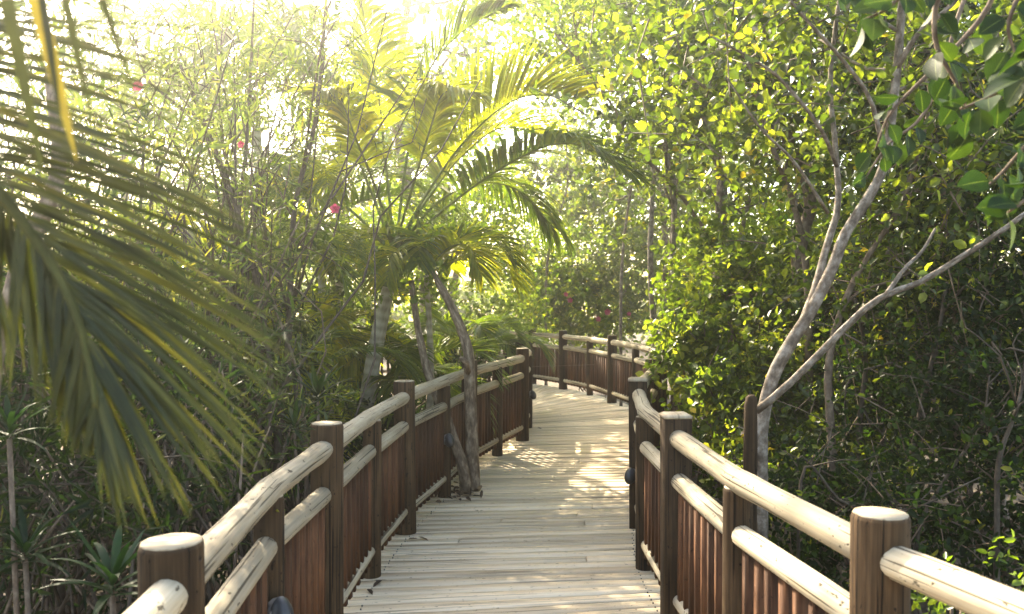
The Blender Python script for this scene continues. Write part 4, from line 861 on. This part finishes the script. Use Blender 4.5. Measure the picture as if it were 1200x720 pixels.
for (src, x, y, rz, s, lb) in [
    (t1, 5.2, 14.5, 2.0, 1.05, 'tall tree standing far behind the pale leaning tree'),
    (t1, 8.2, 12.0, 4.0, 1.0, 'tall tree far off beyond the right edge bushes'),
    (t2, 1.7, 25.0, 1.0, 1.05, 'distant yellow-green tree above the broad bush behind the bend'),
    (t2, 4.6, 22.0, 3.0, 1.15, 'distant yellow-green tree right of the far bend'),
    (t1, -4.6, 23.0, 5.0, .95, 'distant tree behind the tall feather palm'),
    (t3, -9.5, 12.5, 2.5, 1.0, 'thin-crowned tree at the left edge of the glare'),
    (t3, -3.6, 17.5, 4.2, .9, 'thin-crowned tree behind the fronds of the tall palm'),
    (t1, 10.5, 17.0, 1.2, 1.2, 'far tree whose top shows above the right thicket'),
    (t2, -8.0, 20.0, 2.2, 1.0, 'far yellow-green tree low in the left glare'),
    (t2, -1.5, 15.5, 2.2, 1.35, 'tall yellow-green tree closing the sky right of the tall palm crown'),
    (t1, 5.8, 8.5, .6, .95, 'tall tree overhanging from the right behind the dark trunked tree')]:
    copy_thing(src, (x, y, GZ), rz, lb, s)

# far wood that reads as one mass
def far_wood():
    mb = MB(); rg = np.random.default_rng(91); bl = []
    for k in range(56):
        a = R(-75 + 150 * k / 55); rr = rg.uniform(27, 36); x, y = math.sin(a) * rr, 4 + math.cos(a) * rr; h = rg.uniform(2.2, 4.2)
        bl.append(((x, y, h * .5), (2.4, 2.0, h * .62), 650))
    foliage(mb, bl, 6, .34, .6, seed=92, clump=.6, twig=.5, hollow=.3)
    me = mb.mesh('far_wood', M['leaf_lit']); o = obj('far_wood', me, kind='stuff'); o['label'] = 'far off mass of woodland closing the view behind everything'; o['category'] = 'woodland'
far_wood()

# leaf litter and low ground cover
def litter():
    rg = np.random.default_rng(5); n = 9000; x = rg.uniform(-7, 7, n); y = rg.uniform(1, 16, n)
    pos = np.stack([x, y, GZ + rg.uniform(.02, .10, n)], -1); d = rg.normal(size=(n, 3)) * (1, 1, .2); nr = rg.normal(size=(n, 3)) * .35 + (0, 0, 1)
    k = 16; sx = rg.choice([0, 1], k); yy = rg.uniform(3.2, 11.5, k); lx = np.interp(yy, [p[1] for p in LE[:12]], [p[0] for p in LE[:12]]); rx = np.interp(yy, [p[1] for p in RE[:12]], [p[0] for p in RE[:12]])
    u = np.where(rg.random(k) < .6, np.where(sx > 0, .96, .04) + rg.normal(0, .03, k), rg.random(k)); pos[:k, 0] = lx + (rx - lx) * u.clip(.01, .99); pos[:k, 1] = yy; pos[:k, 2] = .014; nr[:k] = rg.normal(size=(k, 3)) * .12 + (0, 0, 1); d[:k, 2] *= .3
    q = slice(20, 90); pos[q, 0] = -.50 + rg.normal(0, .10, 70); pos[q, 1] = 7.45 + rg.normal(0, .16, 70); pos[q, 2] = rg.uniform(.010, .03, 70)
    mb = MB(); leaves(mb, pos, d, nr, rg.uniform(.05, .11, n), rg.uniform(.025, .05, n), 'ovate', rg)
    o = obj('fallen_leaves', mb.mesh('fallen_leaves', M['dead']), kind='stuff'); o['label'] = 'dry brown leaves scattered over the ground on both sides'; o['category'] = 'leaf litter'
    mb = MB(); bl = []
    for k in range(70):
        s = rg.choice([-1, 1]); yy = rg.uniform(1.5, 15); xx = s * rg.uniform(1.6 + .08 * yy, 4.5 + yy * .3); bl.append(((xx, yy, GZ + .12), (.5, .5, .16), 380))
    foliage(mb, bl, 6, .075, .45, seed=8, clump=.15, twig=.12)
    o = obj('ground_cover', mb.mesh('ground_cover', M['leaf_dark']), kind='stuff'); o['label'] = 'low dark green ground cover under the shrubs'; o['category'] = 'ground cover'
litter()

# ------------------------------------------------------------------ sunlit haze, added to give the lens-like glare at the upper left
def haze(density, g):
    me_b = MB(); box(me_b, -75, 75, -62, 78, -1.6, 13.0)
    m, nt, N, L, out = mat('haze'); v = N('ShaderNodeVolumePrincipled'); v.inputs['Color'].default_value = (1, .98, .94, 1)
    v.inputs['Density'].default_value = density; v.inputs['Anisotropy'].default_value = g; L(v.outputs[0], out.inputs['Volume'])
    o = obj('haze', me_b.mesh('haze', m), kind='stuff'); o['label'] = 'pale sunlit haze added between the trees for the glare at the upper left'; o['category'] = 'haze'
HAZE = (0.0075, 0.90)
if HAZE: haze(*HAZE)
tris = sum(sum(len(p.vertices) - 2 for p in o.data.polygons) if 0 else len(o.data.loops) - 2 * len(o.data.polygons) for o in {o.data.name: o for o in bpy.data.objects if o.type == 'MESH'}.values())
print('TRIS', tris, 'OBJECTS', len(bpy.data.objects))
